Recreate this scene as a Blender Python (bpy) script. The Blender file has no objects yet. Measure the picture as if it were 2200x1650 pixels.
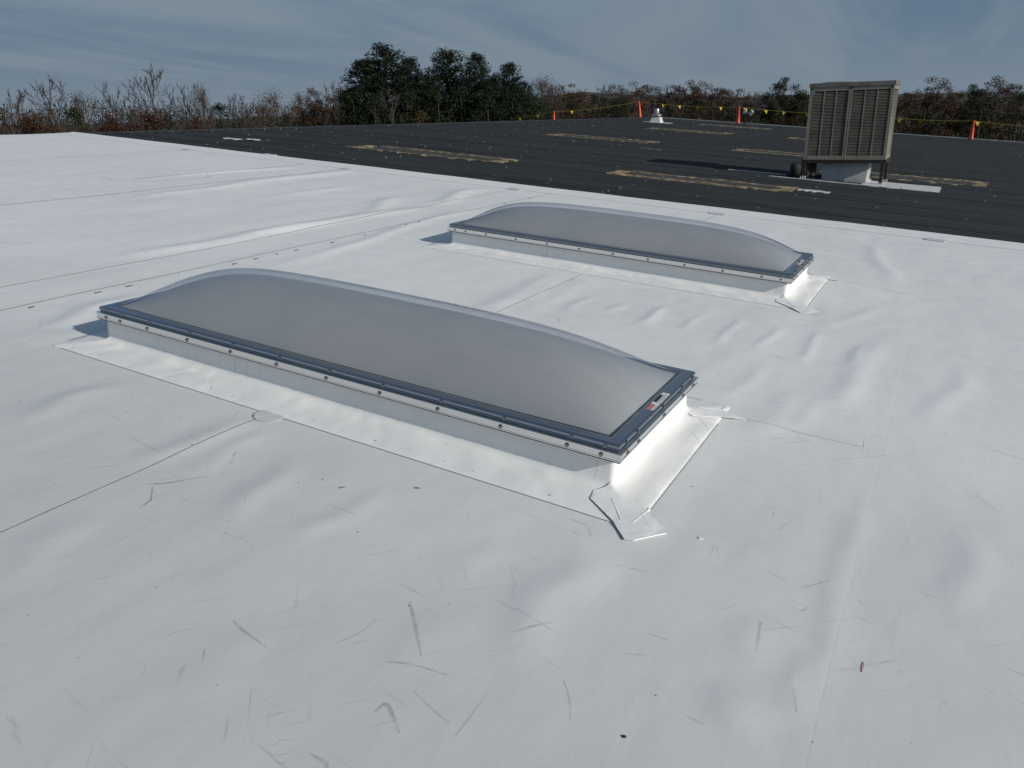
import bpy, bmesh, math, random
import numpy as np
from mathutils import Matrix, Vector, Quaternion

# ------------------------------------------------------------------ camera, sky, sun, exposure
SC = bpy.context.scene
COL = SC.collection
BETA = math.radians(4.8)                      # the roof falls towards +X
T = Matrix.Rotation(BETA, 4, 'Y')             # roof frame -> world frame
T3 = T.to_3x3()

cam_data = bpy.data.cameras.new('camera')
cam_data.sensor_width = 36.0
cam_data.lens = 36.0 * 1662.93 / 2200.0
cam_data.clip_start = 0.05
cam_data.clip_end = 6000
cam = bpy.data.objects.new('camera', cam_data)
COL.objects.link(cam)
_r = Vector((0.8731464, 0.4852239, 0.0466165))
_u = Vector((-0.2158506, 0.2991196, 0.9294816))
_f = Vector((-0.4370628, 0.8216357, -0.3659110))
_m = Matrix(((_r.x, _u.x, -_f.x, 1.03642), (_r.y, _u.y, -_f.y, -3.03603), (_r.z, _u.z, -_f.z, 1.78380), (0, 0, 0, 1)))
cam.matrix_world = T @ _m
SC.camera = cam

SUN_ROOF = Vector((1.0, -0.15, 0.53)).normalized()
SUN = (T3 @ SUN_ROOF).normalized()
SUN_EL = math.asin(SUN.z)
SUN_ROT = math.atan2(SUN.x, SUN.y)

world = bpy.data.worlds.new('World')
SC.world = world
world.use_nodes = True
wn = world.node_tree.nodes
wl = world.node_tree.links
wn.clear()
w_out = wn.new('ShaderNodeOutputWorld')
w_bg = wn.new('ShaderNodeBackground')
w_bg.inputs['Strength'].default_value = 0.07
w_sky = wn.new('ShaderNodeTexSky')
w_sky.sky_type = 'NISHITA'
w_sky.sun_disc = False
w_sky.sun_elevation = SUN_EL
w_sky.sun_rotation = SUN_ROT
w_sky.air_density = 1.0
w_sky.dust_density = 0.6
w_sky.ozone_density = 1.6
tc = wn.new('ShaderNodeTexCoord')
sep = wn.new('ShaderNodeSeparateXYZ')
wl.new(tc.outputs['Generated'], sep.inputs[0])
def wmath(op, a, b=None, clamp=False):
    n = wn.new('ShaderNodeMath'); n.operation = op; n.use_clamp = clamp
    for i, v in enumerate((a, b)):
        if v is None: continue
        if isinstance(v, (int, float)): n.inputs[i].default_value = v
        else: wl.new(v, n.inputs[i])
    return n.outputs[0]
zz = wmath('ADD', wmath('MAXIMUM', sep.outputs['Z'], 0.0), 0.12)
cx = wmath('DIVIDE', sep.outputs['X'], zz)
cy = wmath('DIVIDE', sep.outputs['Y'], zz)
comb = wn.new('ShaderNodeCombineXYZ')
wl.new(cx, comb.inputs[0]); wl.new(cy, comb.inputs[1])
def wnoise(rot, scale, sc, detail, dist):
    mp = wn.new('ShaderNodeMapping'); mp.inputs['Rotation'].default_value = (0, 0, rot)
    mp.inputs['Scale'].default_value = sc
    wl.new(comb.outputs[0], mp.inputs[0])
    nz = wn.new('ShaderNodeTexNoise'); nz.inputs['Scale'].default_value = scale
    nz.inputs['Detail'].default_value = detail; nz.inputs['Distortion'].default_value = dist
    nz.inputs['Roughness'].default_value = 0.58
    wl.new(mp.outputs[0], nz.inputs['Vector'])
    return nz.outputs['Fac']
n1 = wnoise(0.5, 0.55, (1.0, 0.42, 1), 7, 0.9)
n2 = wnoise(0.35, 1.7, (1.0, 0.30, 1), 6, 0.6)
cl = wmath('ADD', wmath('MULTIPLY', n1, 0.7), wmath('MULTIPLY', n2, 0.3))
ramp = wn.new('ShaderNodeMapRange'); ramp.interpolation_type = 'SMOOTHSTEP'
ramp.inputs['From Min'].default_value = 0.40; ramp.inputs['From Max'].default_value = 0.62
ramp.inputs['To Min'].default_value = 0.15; ramp.inputs['To Max'].default_value = 0.92
wl.new(cl, ramp.inputs['Value'])
mixc = wn.new('ShaderNodeMix'); mixc.data_type = 'RGBA'
low = wn.new('ShaderNodeMapRange'); low.interpolation_type = 'SMOOTHSTEP'      # the veil thickens towards the horizon
low.inputs['From Min'].default_value = 0.05; low.inputs['From Max'].default_value = 0.55
low.inputs['To Min'].default_value = 0.97; low.inputs['To Max'].default_value = 0.0
wl.new(sep.outputs['Z'], low.inputs['Value'])
wl.new(wmath('MAXIMUM', ramp.outputs['Result'], low.outputs['Result']), mixc.inputs['Factor'])
wl.new(w_sky.outputs['Color'], mixc.inputs['A'])
veil = wn.new('ShaderNodeMix'); veil.data_type = 'RGBA'
n3 = wnoise(0.42, 0.8, (1.0, 0.30, 1), 6, 0.8)
vr = wn.new('ShaderNodeMapRange'); vr.interpolation_type = 'SMOOTHSTEP'
vr.inputs['From Min'].default_value = 0.30; vr.inputs['From Max'].default_value = 0.66
hz_ = wn.new('ShaderNodeMapRange'); hz_.interpolation_type = 'SMOOTHSTEP'
hz_.inputs['From Min'].default_value = 0.0; hz_.inputs['From Max'].default_value = 0.13
hz_.inputs['To Min'].default_value = 0.85; hz_.inputs['To Max'].default_value = 0.0
wl.new(sep.outputs['Z'], hz_.inputs['Value'])
wl.new(n3, vr.inputs['Value']); wl.new(wmath('MAXIMUM', vr.outputs['Result'], hz_.outputs['Result']), veil.inputs['Factor'])
veil.inputs['A'].default_value = (1.45, 2.38, 3.62, 1)
veil.inputs['B'].default_value = (2.75, 3.52, 4.32, 1)
wl.new(veil.outputs['Result'], mixc.inputs['B'])
wl.new(mixc.outputs['Result'], w_bg.inputs['Color'])
wl.new(w_bg.outputs[0], w_out.inputs['Surface'])

sun_data = bpy.data.lights.new('sun', 'SUN')
sun_data.energy = 3.2
sun_data.angle = math.radians(0.53)
sun_data.color = (1.0, 0.945, 0.86)
sun = bpy.data.objects.new('sun', sun_data)
COL.objects.link(sun)
sun.rotation_mode = 'QUATERNION'
sun.rotation_quaternion = SUN.to_track_quat('Z', 'Y')
sun.location = SUN * 60

SC.view_settings.view_transform = 'Standard'
SC.view_settings.look = 'None'
SC.view_settings.gamma = 1.0
SC.view_settings.exposure = 0.0
SC.view_settings.use_curve_mapping = False
SC.cycles.max_bounces = 8
SC.cycles.transparent_max_bounces = 24

# ------------------------------------------------------------------ helpers
def tag(o, label=None, cat=None, group=None, kind=None):
    if label: o['label'] = label
    if cat: o['category'] = cat
    if group: o['group'] = group
    if kind: o['kind'] = kind
    return o

def put(o, loc=(0, 0, 0), rz=0.0, extra=None):
    """stand a top-level thing on the roof (roof coordinates)"""
    m = T @ Matrix.Translation(loc) @ Matrix.Rotation(rz, 4, 'Z')
    if extra is not None: m = m @ extra
    o.matrix_world = m
    return o

def empty(name):
    o = bpy.data.objects.new(name, None)
    o.empty_display_size = 0.1
    COL.objects.link(o)
    return o

class MB:
    def __init__(self): self.v = []; self.f = []
    def add(self, vs, fs):
        b = len(self.v); self.v += [tuple(p) for p in vs]; self.f += [tuple(b + i for i in f) for f in fs]
        return self
    def box(self, x0, x1, y0, y1, z0, z1):
        return self.add([(x0,y0,z0),(x1,y0,z0),(x1,y1,z0),(x0,y1,z0),(x0,y0,z1),(x1,y0,z1),(x1,y1,z1),(x0,y1,z1)],
            [(3,2,1,0),(4,5,6,7),(0,1,5,4),(1,2,6,5),(2,3,7,6),(3,0,4,7)])
    def hexa(self, p):            # 8 points: bottom ring, top ring
        return self.add(p, [(3,2,1,0),(4,5,6,7),(0,1,5,4),(1,2,6,5),(2,3,7,6),(3,0,4,7)])
    def tube(self, pts, rad, n=6, cap=True):
        pts = [Vector(p) for p in pts]
        if not hasattr(rad, '__len__'): rad = [rad] * len(pts)
        rings = []
        for i, p in enumerate(pts):
            a = pts[max(0, i-1)]; b = pts[min(len(pts)-1, i+1)]
            d = (b - a).normalized()
            s = d.cross(Vector((0, 0, 1)) if abs(d.z) < 0.95 else Vector((1, 0, 0))).normalized()
            t = s.cross(d)
            rings.append([p + (s * math.cos(2*math.pi*k/n) + t * math.sin(2*math.pi*k/n)) * rad[i] for k in range(n)])
        vs = [q for r in rings for q in r]; fs = []
        for i in range(len(pts)-1):
            for k in range(n):
                fs.append((i*n+k, (i+1)*n+k, (i+1)*n+(k+1) % n, i*n+(k+1) % n))
        if cap:
            fs.append(tuple(range(n))); fs.append(tuple(range((len(pts)-1)*n, len(pts)*n))[::-1])
        return self.add(vs, fs)
    def lathe(self, prof, n=20, c=(0, 0, 0)):
        vs = []; fs = []
        for r, z in prof:
            for k in range(n):
                a = 2*math.pi*k/n; vs.append((c[0]+r*math.cos(a), c[1]+r*math.sin(a), c[2]+z))
        for i in range(len(prof)-1):
            for k in range(n):
                fs.append((i*n+k, i*n+(k+1) % n, (i+1)*n+(k+1) % n, (i+1)*n+k))
        fs.append(tuple(range(n))[::-1]); fs.append(tuple(range((len(prof)-1)*n, len(prof)*n)))
        return self.add(vs, fs)
    def prism(self, poly, z0, z1):
        n = len(poly)
        vs = [(x, y, z0) for x, y in poly] + [(x, y, z1) for x, y in poly]
        fs = [tuple(range(n))[::-1], tuple(range(n, 2*n))] + [(i, (i+1) % n, n+(i+1) % n, n+i) for i in range(n)]
        return self.add(vs, fs)
    def mesh(self, name, mat, smooth=False):
        me = bpy.data.meshes.new(name)
        me.from_pydata(self.v, [], self.f); me.validate(); me.update()
        if mat: me.materials.append(mat)
        if smooth: me.polygons.foreach_set('use_smooth', [True] * len(me.polygons))
        return me
    def build(self, name, mat, parent=None, smooth=False, bevel=0):
        me = self.mesh(name, mat, smooth)
        bm = bmesh.new(); bm.from_mesh(me); bmesh.ops.recalc_face_normals(bm, faces=bm.faces[:])
        if bevel: bmesh.ops.bevel(bm, geom=bm.edges[:], offset=bevel, segments=1, affect='EDGES')
        bm.to_mesh(me); bm.free()
        return link(name, me, parent)

def link(name, me, parent=None):
    o = bpy.data.objects.new(name, me); COL.objects.link(o)
    if parent is not None: o.parent = parent
    return o

def copy_tree(o, parent=None):
    c = o.copy(); COL.objects.link(c); c.parent = parent
    for ch in list(o.children): copy_tree(ch, c)
    return c

def grid_mesh(name, X, Y, Z, mat, smooth=True):
    ny, nx = X.shape
    co = np.stack([X, Y, Z], -1).reshape(-1, 3).astype(np.float32)
    idx = np.arange(nx*ny).reshape(ny, nx)
    q = np.stack([idx[:-1, :-1], idx[:-1, 1:], idx[1:, 1:], idx[1:, :-1]], -1).reshape(-1, 4).astype(np.int32)
    return np_mesh(name, co, q, mat, smooth)

def np_mesh(name, co, q, mat, smooth=False):
    me = bpy.data.meshes.new(name)
    n = len(q); k = q.shape[1]
    me.vertices.add(len(co)); me.vertices.foreach_set('co', co.astype(np.float32).ravel())
    me.loops.add(n*k); me.loops.foreach_set('vertex_index', q.astype(np.int32).ravel())
    me.polygons.add(n)
    me.polygons.foreach_set('loop_start', np.arange(0, n*k, k, dtype=np.int32))
    me.polygons.foreach_set('loop_total', np.full(n, k, dtype=np.int32))
    if smooth: me.polygons.foreach_set('use_smooth', np.ones(n, dtype=bool))
    me.update(calc_edges=True); me.validate()
    if mat: me.materials.append(mat)
    return me

# value noise in numpy (for real relief in the meshes)
_rs = np.random.RandomState(7)
_tab = _rs.rand(256, 256)
def vnoise(x, y):
    xi = np.floor(x).astype(int); yi = np.floor(y).astype(int)
    fx = x - xi; fy = y - yi
    fx = fx*fx*fx*(fx*(fx*6-15)+10); fy = fy*fy*fy*(fy*(fy*6-15)+10)
    a = _tab[yi % 256, xi % 256]; b = _tab[yi % 256, (xi+1) % 256]
    c = _tab[(yi+1) % 256, xi % 256]; d = _tab[(yi+1) % 256, (xi+1) % 256]
    return (a*(1-fx)+b*fx)*(1-fy) + (c*(1-fx)+d*fx)*fy - 0.5

# ------------------------------------------------------------------ materials
class NT:
    def __init__(self, name):
        self.m = bpy.data.materials.new(name); self.m.use_nodes = True
        self.n = self.m.node_tree.nodes; self.l = self.m.node_tree.links
        self.p = self.n['Principled BSDF']; self.out = self.n['Material Output']
        self._c = None
    def coord(self, which='Object'):
        if self._c is None: self._c = self.n.new('ShaderNodeTexCoord')
        return self._c.outputs[which]
    def set(self, k, v):
        if isinstance(v, bpy.types.NodeSocket): self.l.new(v, self.p.inputs[k])
        else: self.p.inputs[k].default_value = v
        return self
    def mapping(self, scale=(1, 1, 1), rot=(0, 0, 0), which='Object', loc=(0, 0, 0)):
        mp = self.n.new('ShaderNodeMapping'); mp.inputs['Scale'].default_value = scale
        mp.inputs['Rotation'].default_value = rot; mp.inputs['Location'].default_value = loc
        self.l.new(self.coord(which), mp.inputs[0]); return mp.outputs[0]
    def noise(self, scale, vec=None, detail=4, rough=0.55, dist=0.0):
        t = self.n.new('ShaderNodeTexNoise'); t.inputs['Scale'].default_value = scale
        t.inputs['Detail'].default_value = detail; t.inputs['Roughness'].default_value = rough
        t.inputs['Distortion'].default_value = dist
        self.l.new(vec if vec is not None else self.coord(), t.inputs['Vector']); return t.outputs['Fac']
    def ramp(self, fac, a, b, lo=0.0, hi=1.0):
        r = self.n.new('ShaderNodeMapRange'); r.interpolation_type = 'SMOOTHSTEP'
        r.inputs['From Min'].default_value = a; r.inputs['From Max'].default_value = b
        r.inputs['To Min'].default_value = lo; r.inputs['To Max'].default_value = hi
        self.l.new(fac, r.inputs['Value']); return r.outputs['Result']
    def mix(self, fac, a, b, blend='MIX'):
        x = self.n.new('ShaderNodeMix'); x.data_type = 'RGBA'; x.blend_type = blend
        for k, v in (('Factor', fac), ('A', a), ('B', b)):
            if isinstance(v, bpy.types.NodeSocket): self.l.new(v, x.inputs[k])
            elif k == 'Factor': x.inputs[k].default_value = v
            else: x.inputs[k].default_value = (*v, 1) if len(v) == 3 else v
        return x.outputs['Result']
    def math(self, op, a, b=0.0, clamp=False):
        x = self.n.new('ShaderNodeMath'); x.operation = op; x.use_clamp = clamp
        for i, v in enumerate((a, b)):
            if isinstance(v, bpy.types.NodeSocket): self.l.new(v, x.inputs[i])
            else: x.inputs[i].default_value = v
        return x.outputs[0]
    def bump(self, h, strength, dist=0.01):
        b = self.n.new('ShaderNodeBump'); b.inputs['Strength'].default_value = strength
        b.inputs['Distance'].default_value = dist
        self.l.new(h, b.inputs['Height']); self.l.new(b.outputs[0], self.p.inputs['Normal']); return self

def simple(name, col, rough=0.6, metal=0.0, var=0.15, scale=6.0, bump=0.0, spec=0.5):
    t = NT(name)
    nz = t.noise(scale, detail=5)
    lo = tuple(c*(1-var) for c in col); hi = tuple(min(1, c*(1+var)) for c in col)
    t.set('Base Color', t.mix(t.ramp(nz, 0.3, 0.7), lo, hi))
    t.set('Roughness', rough).set('Metallic', metal).set('Specular IOR Level', spec)
    if bump: t.bump(t.noise(scale*6, detail=3), bump, 0.01)
    return t.m

def membrane_mat(name, base, spec=0.35, overlay=None):
    t = NT(name)
    c = base
    big = t.noise(0.55, detail=4)
    col = t.mix(t.ramp(big, 0.3, 0.7), tuple(v*0.965 for v in c), tuple(min(1, v*1.02) for v in c))
    if overlay:                                    # greyer towards the near end, lighter towards the dark roof
        sx_ = t.n.new('ShaderNodeSeparateXYZ'); t.l.new(t.coord(), sx_.inputs[0])
        yy_ = t.math('ADD', sx_.outputs['Y'], t.math('MULTIPLY', t.math('SUBTRACT', t.noise(0.5, detail=5), 0.5), 3.0))
        col = t.mix(t.ramp(yy_, -2.1, 2.0, 1.0, 0.0), col, overlay)
    # grime blotches
    bl = t.ramp(t.noise(2.3, detail=6, rough=0.65, dist=0.4), 0.52, 0.75, 0.0, 0.13)
    col = t.mix(bl, col, (0.44, 0.45, 0.44))
    # scuffs: thin streaks in several directions, sparse
    for rot, sc, lo, hi, amt, seed in ((0.15, (2.2, 26, 1), 0.635, 0.71, 0.36, 3.1), (0.9, (2.8, 34, 1), 0.645, 0.72, 0.34, 11.7), (2.2, (3.2, 40, 1), 0.65, 0.72, 0.34, 23.3), (-0.75, (1.8, 48, 1), 0.655, 0.73, 0.30, 41.0)):
        v0 = t.mapping((1, 1, 1), (0, 0, rot), loc=(seed, seed*0.7, 0))
        mp2 = t.n.new('ShaderNodeMapping'); mp2.inputs['Scale'].default_value = sc; t.l.new(v0, mp2.inputs[0]); v = mp2.outputs[0]
        st = t.ramp(t.noise(1.0, v, detail=3, rough=0.6, dist=0.5), lo, hi, 0.0, amt)
        gate = t.ramp(t.noise(0.9, t.mapping(loc=(seed*2, 3, 0)), detail=2), 0.42, 0.62)
        col = t.mix(t.math('MULTIPLY', st, gate), col, (0.30, 0.31, 0.31))
    # specks of dirt
    sp = t.ramp(t.noise(38, detail=1), 0.80, 0.84, 0.0, 0.5)
    col = t.mix(sp, col, (0.16, 0.15, 0.13))
    t.set('Base Color', col).set('Roughness', t.ramp(t.noise(5, detail=4), 0.3, 0.7, 0.42, 0.58)).set('Specular IOR Level', spec)
    wr = t.noise(5.0, t.mapping((1.3, 0.75, 1)), detail=4, rough=0.45)
    fi = t.noise(60, detail=2)
    ck = t.ramp(t.noise(3.2, t.mapping((3.2, 1.0, 1), (0, 0, 0.0)), detail=3, rough=0.5, dist=0.8), 0.52, 0.78)
    h = t.math('ADD', t.math('ADD', t.math('MULTIPLY', wr, 1.0), t.math('MULTIPLY', fi, 0.03)), t.math('MULTIPLY', ck, 0.10))
    t.bump(h, 0.15, 0.02)
    return t.m

M_WHITE = membrane_mat('white_membrane', (0.835, 0.845, 0.84), overlay=(0.635, 0.655, 0.645))
M_CURB = membrane_mat('clean_white_membrane', (0.86, 0.87, 0.86))
M_PATCH = simple('patch_membrane', (0.63, 0.65, 0.64), 0.42, var=0.04, scale=9, bump=0.04)
M_SEAM = simple('seam_cut_edge', (0.16, 0.165, 0.13), 0.7, var=0.35, scale=14)
M_SEAML = simple('seam_clean_edge', (0.50, 0.51, 0.51), 0.6, var=0.3, scale=14)
M_BEAD = simple('sunlit_weld_bead', (0.86, 0.86, 0.85), 0.3, var=0.03)  # weld white, also painting the sunlit highlight along patch edges
M_DECK = simple('deck_board', (0.35, 0.34, 0.31), 0.9)

def metal_roof_mat():
    t = NT('dark_coated_metal')
    v = t.mapping((0.25, 3.3, 1))
    a = t.ramp(t.noise(1.0, v, detail=5), 0.3, 0.7)
    col = t.mix(a, (0.026, 0.030, 0.033), (0.046, 0.051, 0.054))
    pan = t.ramp(t.noise(1.0, t.mapping((0.015, 1.09, 1)), detail=1), 0.35, 0.65, 0, 0.45)   # sheet by sheet
    col = t.mix(pan, col, (0.062, 0.066, 0.068))
    b = t.ramp(t.noise(0.22, detail=5, dist=0.6), 0.55, 0.8, 0, 0.55)
    col = t.mix(b, col, (0.060, 0.058, 0.052))
    d = t.ramp(t.noise(3.0, t.mapping((0.6, 6, 1)), detail=5), 0.62, 0.74, 0, 0.5)
    col = t.mix(d, col, (0.085, 0.09, 0.092))
    t.set('Base Color', col).set('Roughness', 0.72).set('Specular IOR Level', 0.3)
    t.bump(t.noise(40, detail=3), 0.12, 0.01)
    return t.m
M_DARK = metal_roof_mat()
M_FAST = simple('fastener_sealant', (0.21, 0.22, 0.215), 0.6, var=0.4, scale=20)
M_WORN = simple('worn_bare_metal', (0.14, 0.15, 0.15), 0.55, var=0.35, scale=5)
M_WPATCH = simple('white_patch_coating', (0.62, 0.63, 0.62), 0.5, var=0.12, scale=8, bump=0.1)
def foam_mat():
    t = NT('tan_spray_foam')
    a = t.ramp(t.noise(5, detail=6), 0.3, 0.7)
    col = t.mix(a, (0.20, 0.145, 0.075), (0.42, 0.33, 0.19))
    col = t.mix(t.ramp(t.noise(13, detail=4), 0.56, 0.7), col, (0.05, 0.045, 0.04))
    t.set('Base Color', col).set('Roughness', 0.9).bump(t.noise(25, detail=5), 0.6, 0.02)
    return t.m
M_FOAM = foam_mat()
def gravel_mat():
    t = NT('old_roof_rubble')
    a = t.ramp(t.noise(22, detail=5), 0.42, 0.62)
    col = t.mix(a, (0.018, 0.018, 0.018), (0.12, 0.115, 0.10))
    t.set('Base Color', col).set('Roughness', 0.95).bump(t.noise(30, detail=4), 0.8, 0.02)
    return t.m
M_RUBBLE = gravel_mat()

def alu_mat(name, base, rough):
    t = NT(name)
    v = t.mapping((1.5, 1.5, 60))
    t.set('Base Color', base + (1,)).set('Metallic', 1.0)
    t.set('Roughness', t.ramp(t.noise(3, v, detail=4), 0.3, 0.7, rough*0.85, rough*1.2))
    t.bump(t.noise(8, detail=3), 0.03, 0.005)
    return t.m
M_ALU = alu_mat('sky_tinted_aluminium', (0.37, 0.40, 0.44), 0.16)  # base darkened and blued to paint in the dark sky's reflection
M_ALU2 = alu_mat('bright_aluminium', (0.90, 0.88, 0.85), 0.26)
M_SCREW = simple('screw_steel', (0.28, 0.28, 0.28), 0.35, metal=1.0, var=0.2)
M_GASKET = simple('black_gasket', (0.015, 0.016, 0.018), 0.6)

def dome_inner_mat():
    t = NT('translucent_white_acrylic')
    a = t.ramp(t.noise(1.4, detail=3), 0.3, 0.7)
    col = t.mix(a, (0.385, 0.392, 0.395), (0.42, 0.423, 0.42))
    sc = t.ramp(t.noise(3, t.mapping((1, 9, 4), (0, 0, 0.5)), detail=4), 0.68, 0.76, 0, 0.25)
    col = t.mix(sc, col, (0.26, 0.265, 0.27))
    t.set('Base Color', col).set('Roughness', 0.30).set('Specular IOR Level', 0.35)
    return t.m
M_INNER = dome_inner_mat()
def dome_outer_mat():
    t = NT('clear_acrylic')
    n, l = t.n, t.l
    tr = n.new('ShaderNodeBsdfTransparent'); tr.inputs[0].default_value = (0.90, 0.92, 0.94, 1)
    gl = n.new('ShaderNodeBsdfGlossy'); gl.inputs['Roughness'].default_value = 0.06
    gl.inputs['Color'].default_value = (0.95, 0.97, 1, 1)
    fr = n.new('ShaderNodeFresnel')
    geo = n.new('ShaderNodeNewGeometry')            # a thin shell: the same reflectance from inside and outside
    l.new(t.math('ADD', 1.45, t.math('MULTIPLY', geo.outputs['Backfacing'], 1/1.45-1.45)), fr.inputs['IOR'])
    ms = n.new('ShaderNodeMixShader')
    l.new(fr.outputs[0], ms.inputs[0]); l.new(tr.outputs[0], ms.inputs[1]); l.new(gl.outputs[0], ms.inputs[2])
    # fine dust film
    df = n.new('ShaderNodeBsdfDiffuse'); df.inputs[0].default_value = (0.55, 0.57, 0.6, 1)
    m2 = n.new('ShaderNodeMixShader')
    l.new(t.ramp(t.noise(2.4, t.mapping((1.0, 3.0, 1.0), (0, 0, 0.3)), detail=7, rough=0.65), 0.35, 0.75, 0.015, 0.08), m2.inputs[0])
    l.new(ms.outputs[0], m2.inputs[1]); l.new(df.outputs[0], m2.inputs[2])
    l.new(m2.outputs[0], t.out.inputs['Surface'])
    return t.m
M_OUTER = dome_outer_mat()
M_LABEL = simple('label_paper', (0.78, 0.78, 0.77), 0.4, var=0.04)
M_RED = simple('label_red', (0.55, 0.02, 0.03), 0.4, var=0.05)
M_BLACK = simple('label_black', (0.012, 0.010, 0.012), 0.4, var=0.05)
M_GREY = simple('label_print_grey', (0.30, 0.30, 0.31), 0.5, var=0.1)
M_TAN = simple('painted_tan_sheet_metal', (0.26, 0.245, 0.20), 0.55, var=0.12, scale=3, bump=0.03)
M_TANL = simple('faded_tan_louver', (0.235, 0.222, 0.18), 0.6, var=0.2, scale=4)
M_COIL = simple('dark_coil_fins', (0.020, 0.020, 0.019), 0.8, var=0.4, scale=30, bump=0.3)
M_TOP = simple('weathered_grey_top', (0.16, 0.155, 0.14), 0.7, var=0.35, scale=4)
M_STEEL = simple('rusty_dark_steel', (0.028, 0.020, 0.018), 0.75, var=0.4, scale=8)
M_DUCT = simple('galvanised_duct_coating', (0.46, 0.48, 0.49), 0.5, var=0.12, scale=3, bump=0.05)
M_ORANGE = simple('orange_plastic', (0.62, 0.075, 0.025), 0.45, var=0.08)
M_RUBBER = simple('black_rubber', (0.02, 0.02, 0.02), 0.8)
M_YELLOW = simple('yellow_vinyl', (0.46, 0.34, 0.02), 0.45, var=0.15)
M_ROPE = simple('yellow_cord', (0.30, 0.26, 0.07), 0.8)
M_GALV = simple('galvanised_vent', (0.52, 0.51, 0.49), 0.38, metal=0.9, var=0.15)
M_LAMPH = simple('pale_lamp_housing', (0.62, 0.63, 0.64), 0.5)
M_DRYLEAF = simple('dry_leaf', (0.32, 0.20, 0.05), 0.8, var=0.4, scale=40)
M_WALL = simple('tan_wall_panel', (0.42, 0.40, 0.35), 0.6)

def mark_mat(name, col, dens, sc=(9, 60, 1)):
    t = NT(name)
    n, l = t.n, t.l
    tr = n.new('ShaderNodeBsdfTransparent')
    ms = n.new('ShaderNodeMixShader')
    t.set('Base Color', (*col, 1)).set('Roughness', 0.7).set('Specular IOR Level', 0.2)
    l.new(t.ramp(t.noise(18, detail=6, rough=0.7), 0.34, 0.66, dens*0.25, dens), ms.inputs[0])
    l.new(tr.outputs[0], ms.inputs[1]); l.new(t.p.outputs[0], ms.inputs[2])
    l.new(ms.outputs[0], t.out.inputs['Surface'])
    return t.m
M_SCUFF = mark_mat('rubber_scuff', (0.30, 0.31, 0.31), 0.28)
M_STAIN = mark_mat('tan_stain', (0.42, 0.33, 0.13), 0.75)

def leaf_mat(name, c1, c2, c3=None):
    t = NT(name)
    geo = t.n.new('ShaderNodeNewGeometry')
    r = geo.outputs['Random Per Island']
    col = t.mix(r, c1, c2)
    if c3: col = t.mix(t.ramp(t.noise(0.5, detail=3), 0.5, 0.66), col, c3)
    t.set('Base Color', col).set('Roughness', 0.75).set('Specular IOR Level', 0.2)
    return t.m
M_PINE = leaf_mat('pine_needles', (0.006, 0.013, 0.007), (0.016, 0.029, 0.012))
M_CEDAR = leaf_mat('evergreen_foliage', (0.011, 0.019, 0.008), (0.028, 0.036, 0.014))
M_OAKL = leaf_mat('brown_oak_leaves', (0.050, 0.026, 0.014), (0.095, 0.052, 0.026), (0.060, 0.050, 0.022))
M_RUSSET = leaf_mat('russet_leaves', (0.034, 0.014, 0.009), (0.066, 0.028, 0.015))
M_GOLD = leaf_mat('olive_gold_leaves', (0.060, 0.045, 0.012), (0.11, 0.075, 0.022))
M_THIN = leaf_mat('pale_tan_leaves', (0.060, 0.044, 0.030), (0.10, 0.074, 0.050))
M_BIGOAK = leaf_mat('olive_oak_leaves', (0.018, 0.020, 0.009), (0.042, 0.036, 0.016))
M_WOOD = leaf_mat('winter_wood_mass', (0.040, 0.030, 0.024), (0.075, 0.055, 0.042), (0.022, 0.028, 0.014))
M_BARK = simple('grey_bark', (0.050, 0.043, 0.038), 0.9, var=0.3, scale=5)
M_BARKP = simple('pale_bark', (0.062, 0.055, 0.050), 0.9, var=0.25, scale=5)
M_BARKD = simple('dark_pine_bark', (0.045, 0.034, 0.026), 0.9, var=0.3, scale=5)
M_GROUND = simple('winter_grass_ground', (0.085, 0.082, 0.040), 0.95, var=0.4, scale=0.15)
M_HILL = simple('wooded_hill', (0.060, 0.062, 0.060), 0.95, var=0.3, scale=0.02)

# ------------------------------------------------------------------ ground, hill, building
GZ = -8.0
gm = MB()
gm.add([(-4000, -4000, GZ), (4000, -4000, GZ), (4000, 4000, GZ), (-4000, 4000, GZ)], [(0, 1, 2, 3)])
g = gm.build('ground', M_GROUND); g['kind'] = 'structure'
hp = [(-1600, 300, 4), (-1340, 668, 6), (-1205, 889, 7), (-999, 1115, 12), (-790, 1270, 18), (-689, 1329, 30), (-609, 1367, 38), (-497, 1412, 26), (-344, 1457, 20), (-270, 1472, 22), (-204, 1483, 20), (-125, 1492, 18), (9, 1497, 16), (300, 1470, 14), (700, 1350, 10)]
hm = MB()
for x, y, z in hp:
    d = Vector((x, y, 0)).normalized()
    a = Vector((x, y, 0)) - d*160; b = Vector((x, y, 0)) + d*300
    hm.v += [(a.x, a.y, GZ-2), ((a.x+x)/2, (a.y+y)/2, z*0.62), (x, y, z), (b.x, b.y, GZ-2)]
for i in range(len(hp)-1):
    for k in range(3): hm.f.append((i*4+k, (i+1)*4+k, (i+1)*4+k+1, i*4+k+1))
h_ = hm.build('hills', M_HILL, smooth=True); h_['kind'] = 'structure'

XR = -18.7            # ridge
XE = 16.0             # low eave on the right
YB = -14.0            # near end of the white roof
Y1 = 9.695            # white membrane meets the dark metal roof
YF = 53.6             # gable end
ALP = math.tan(math.radians(0.35))
XFAR = XR - 34.7
def dark_z(y): return -0.055 - ALP*(y - Y1)

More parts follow.
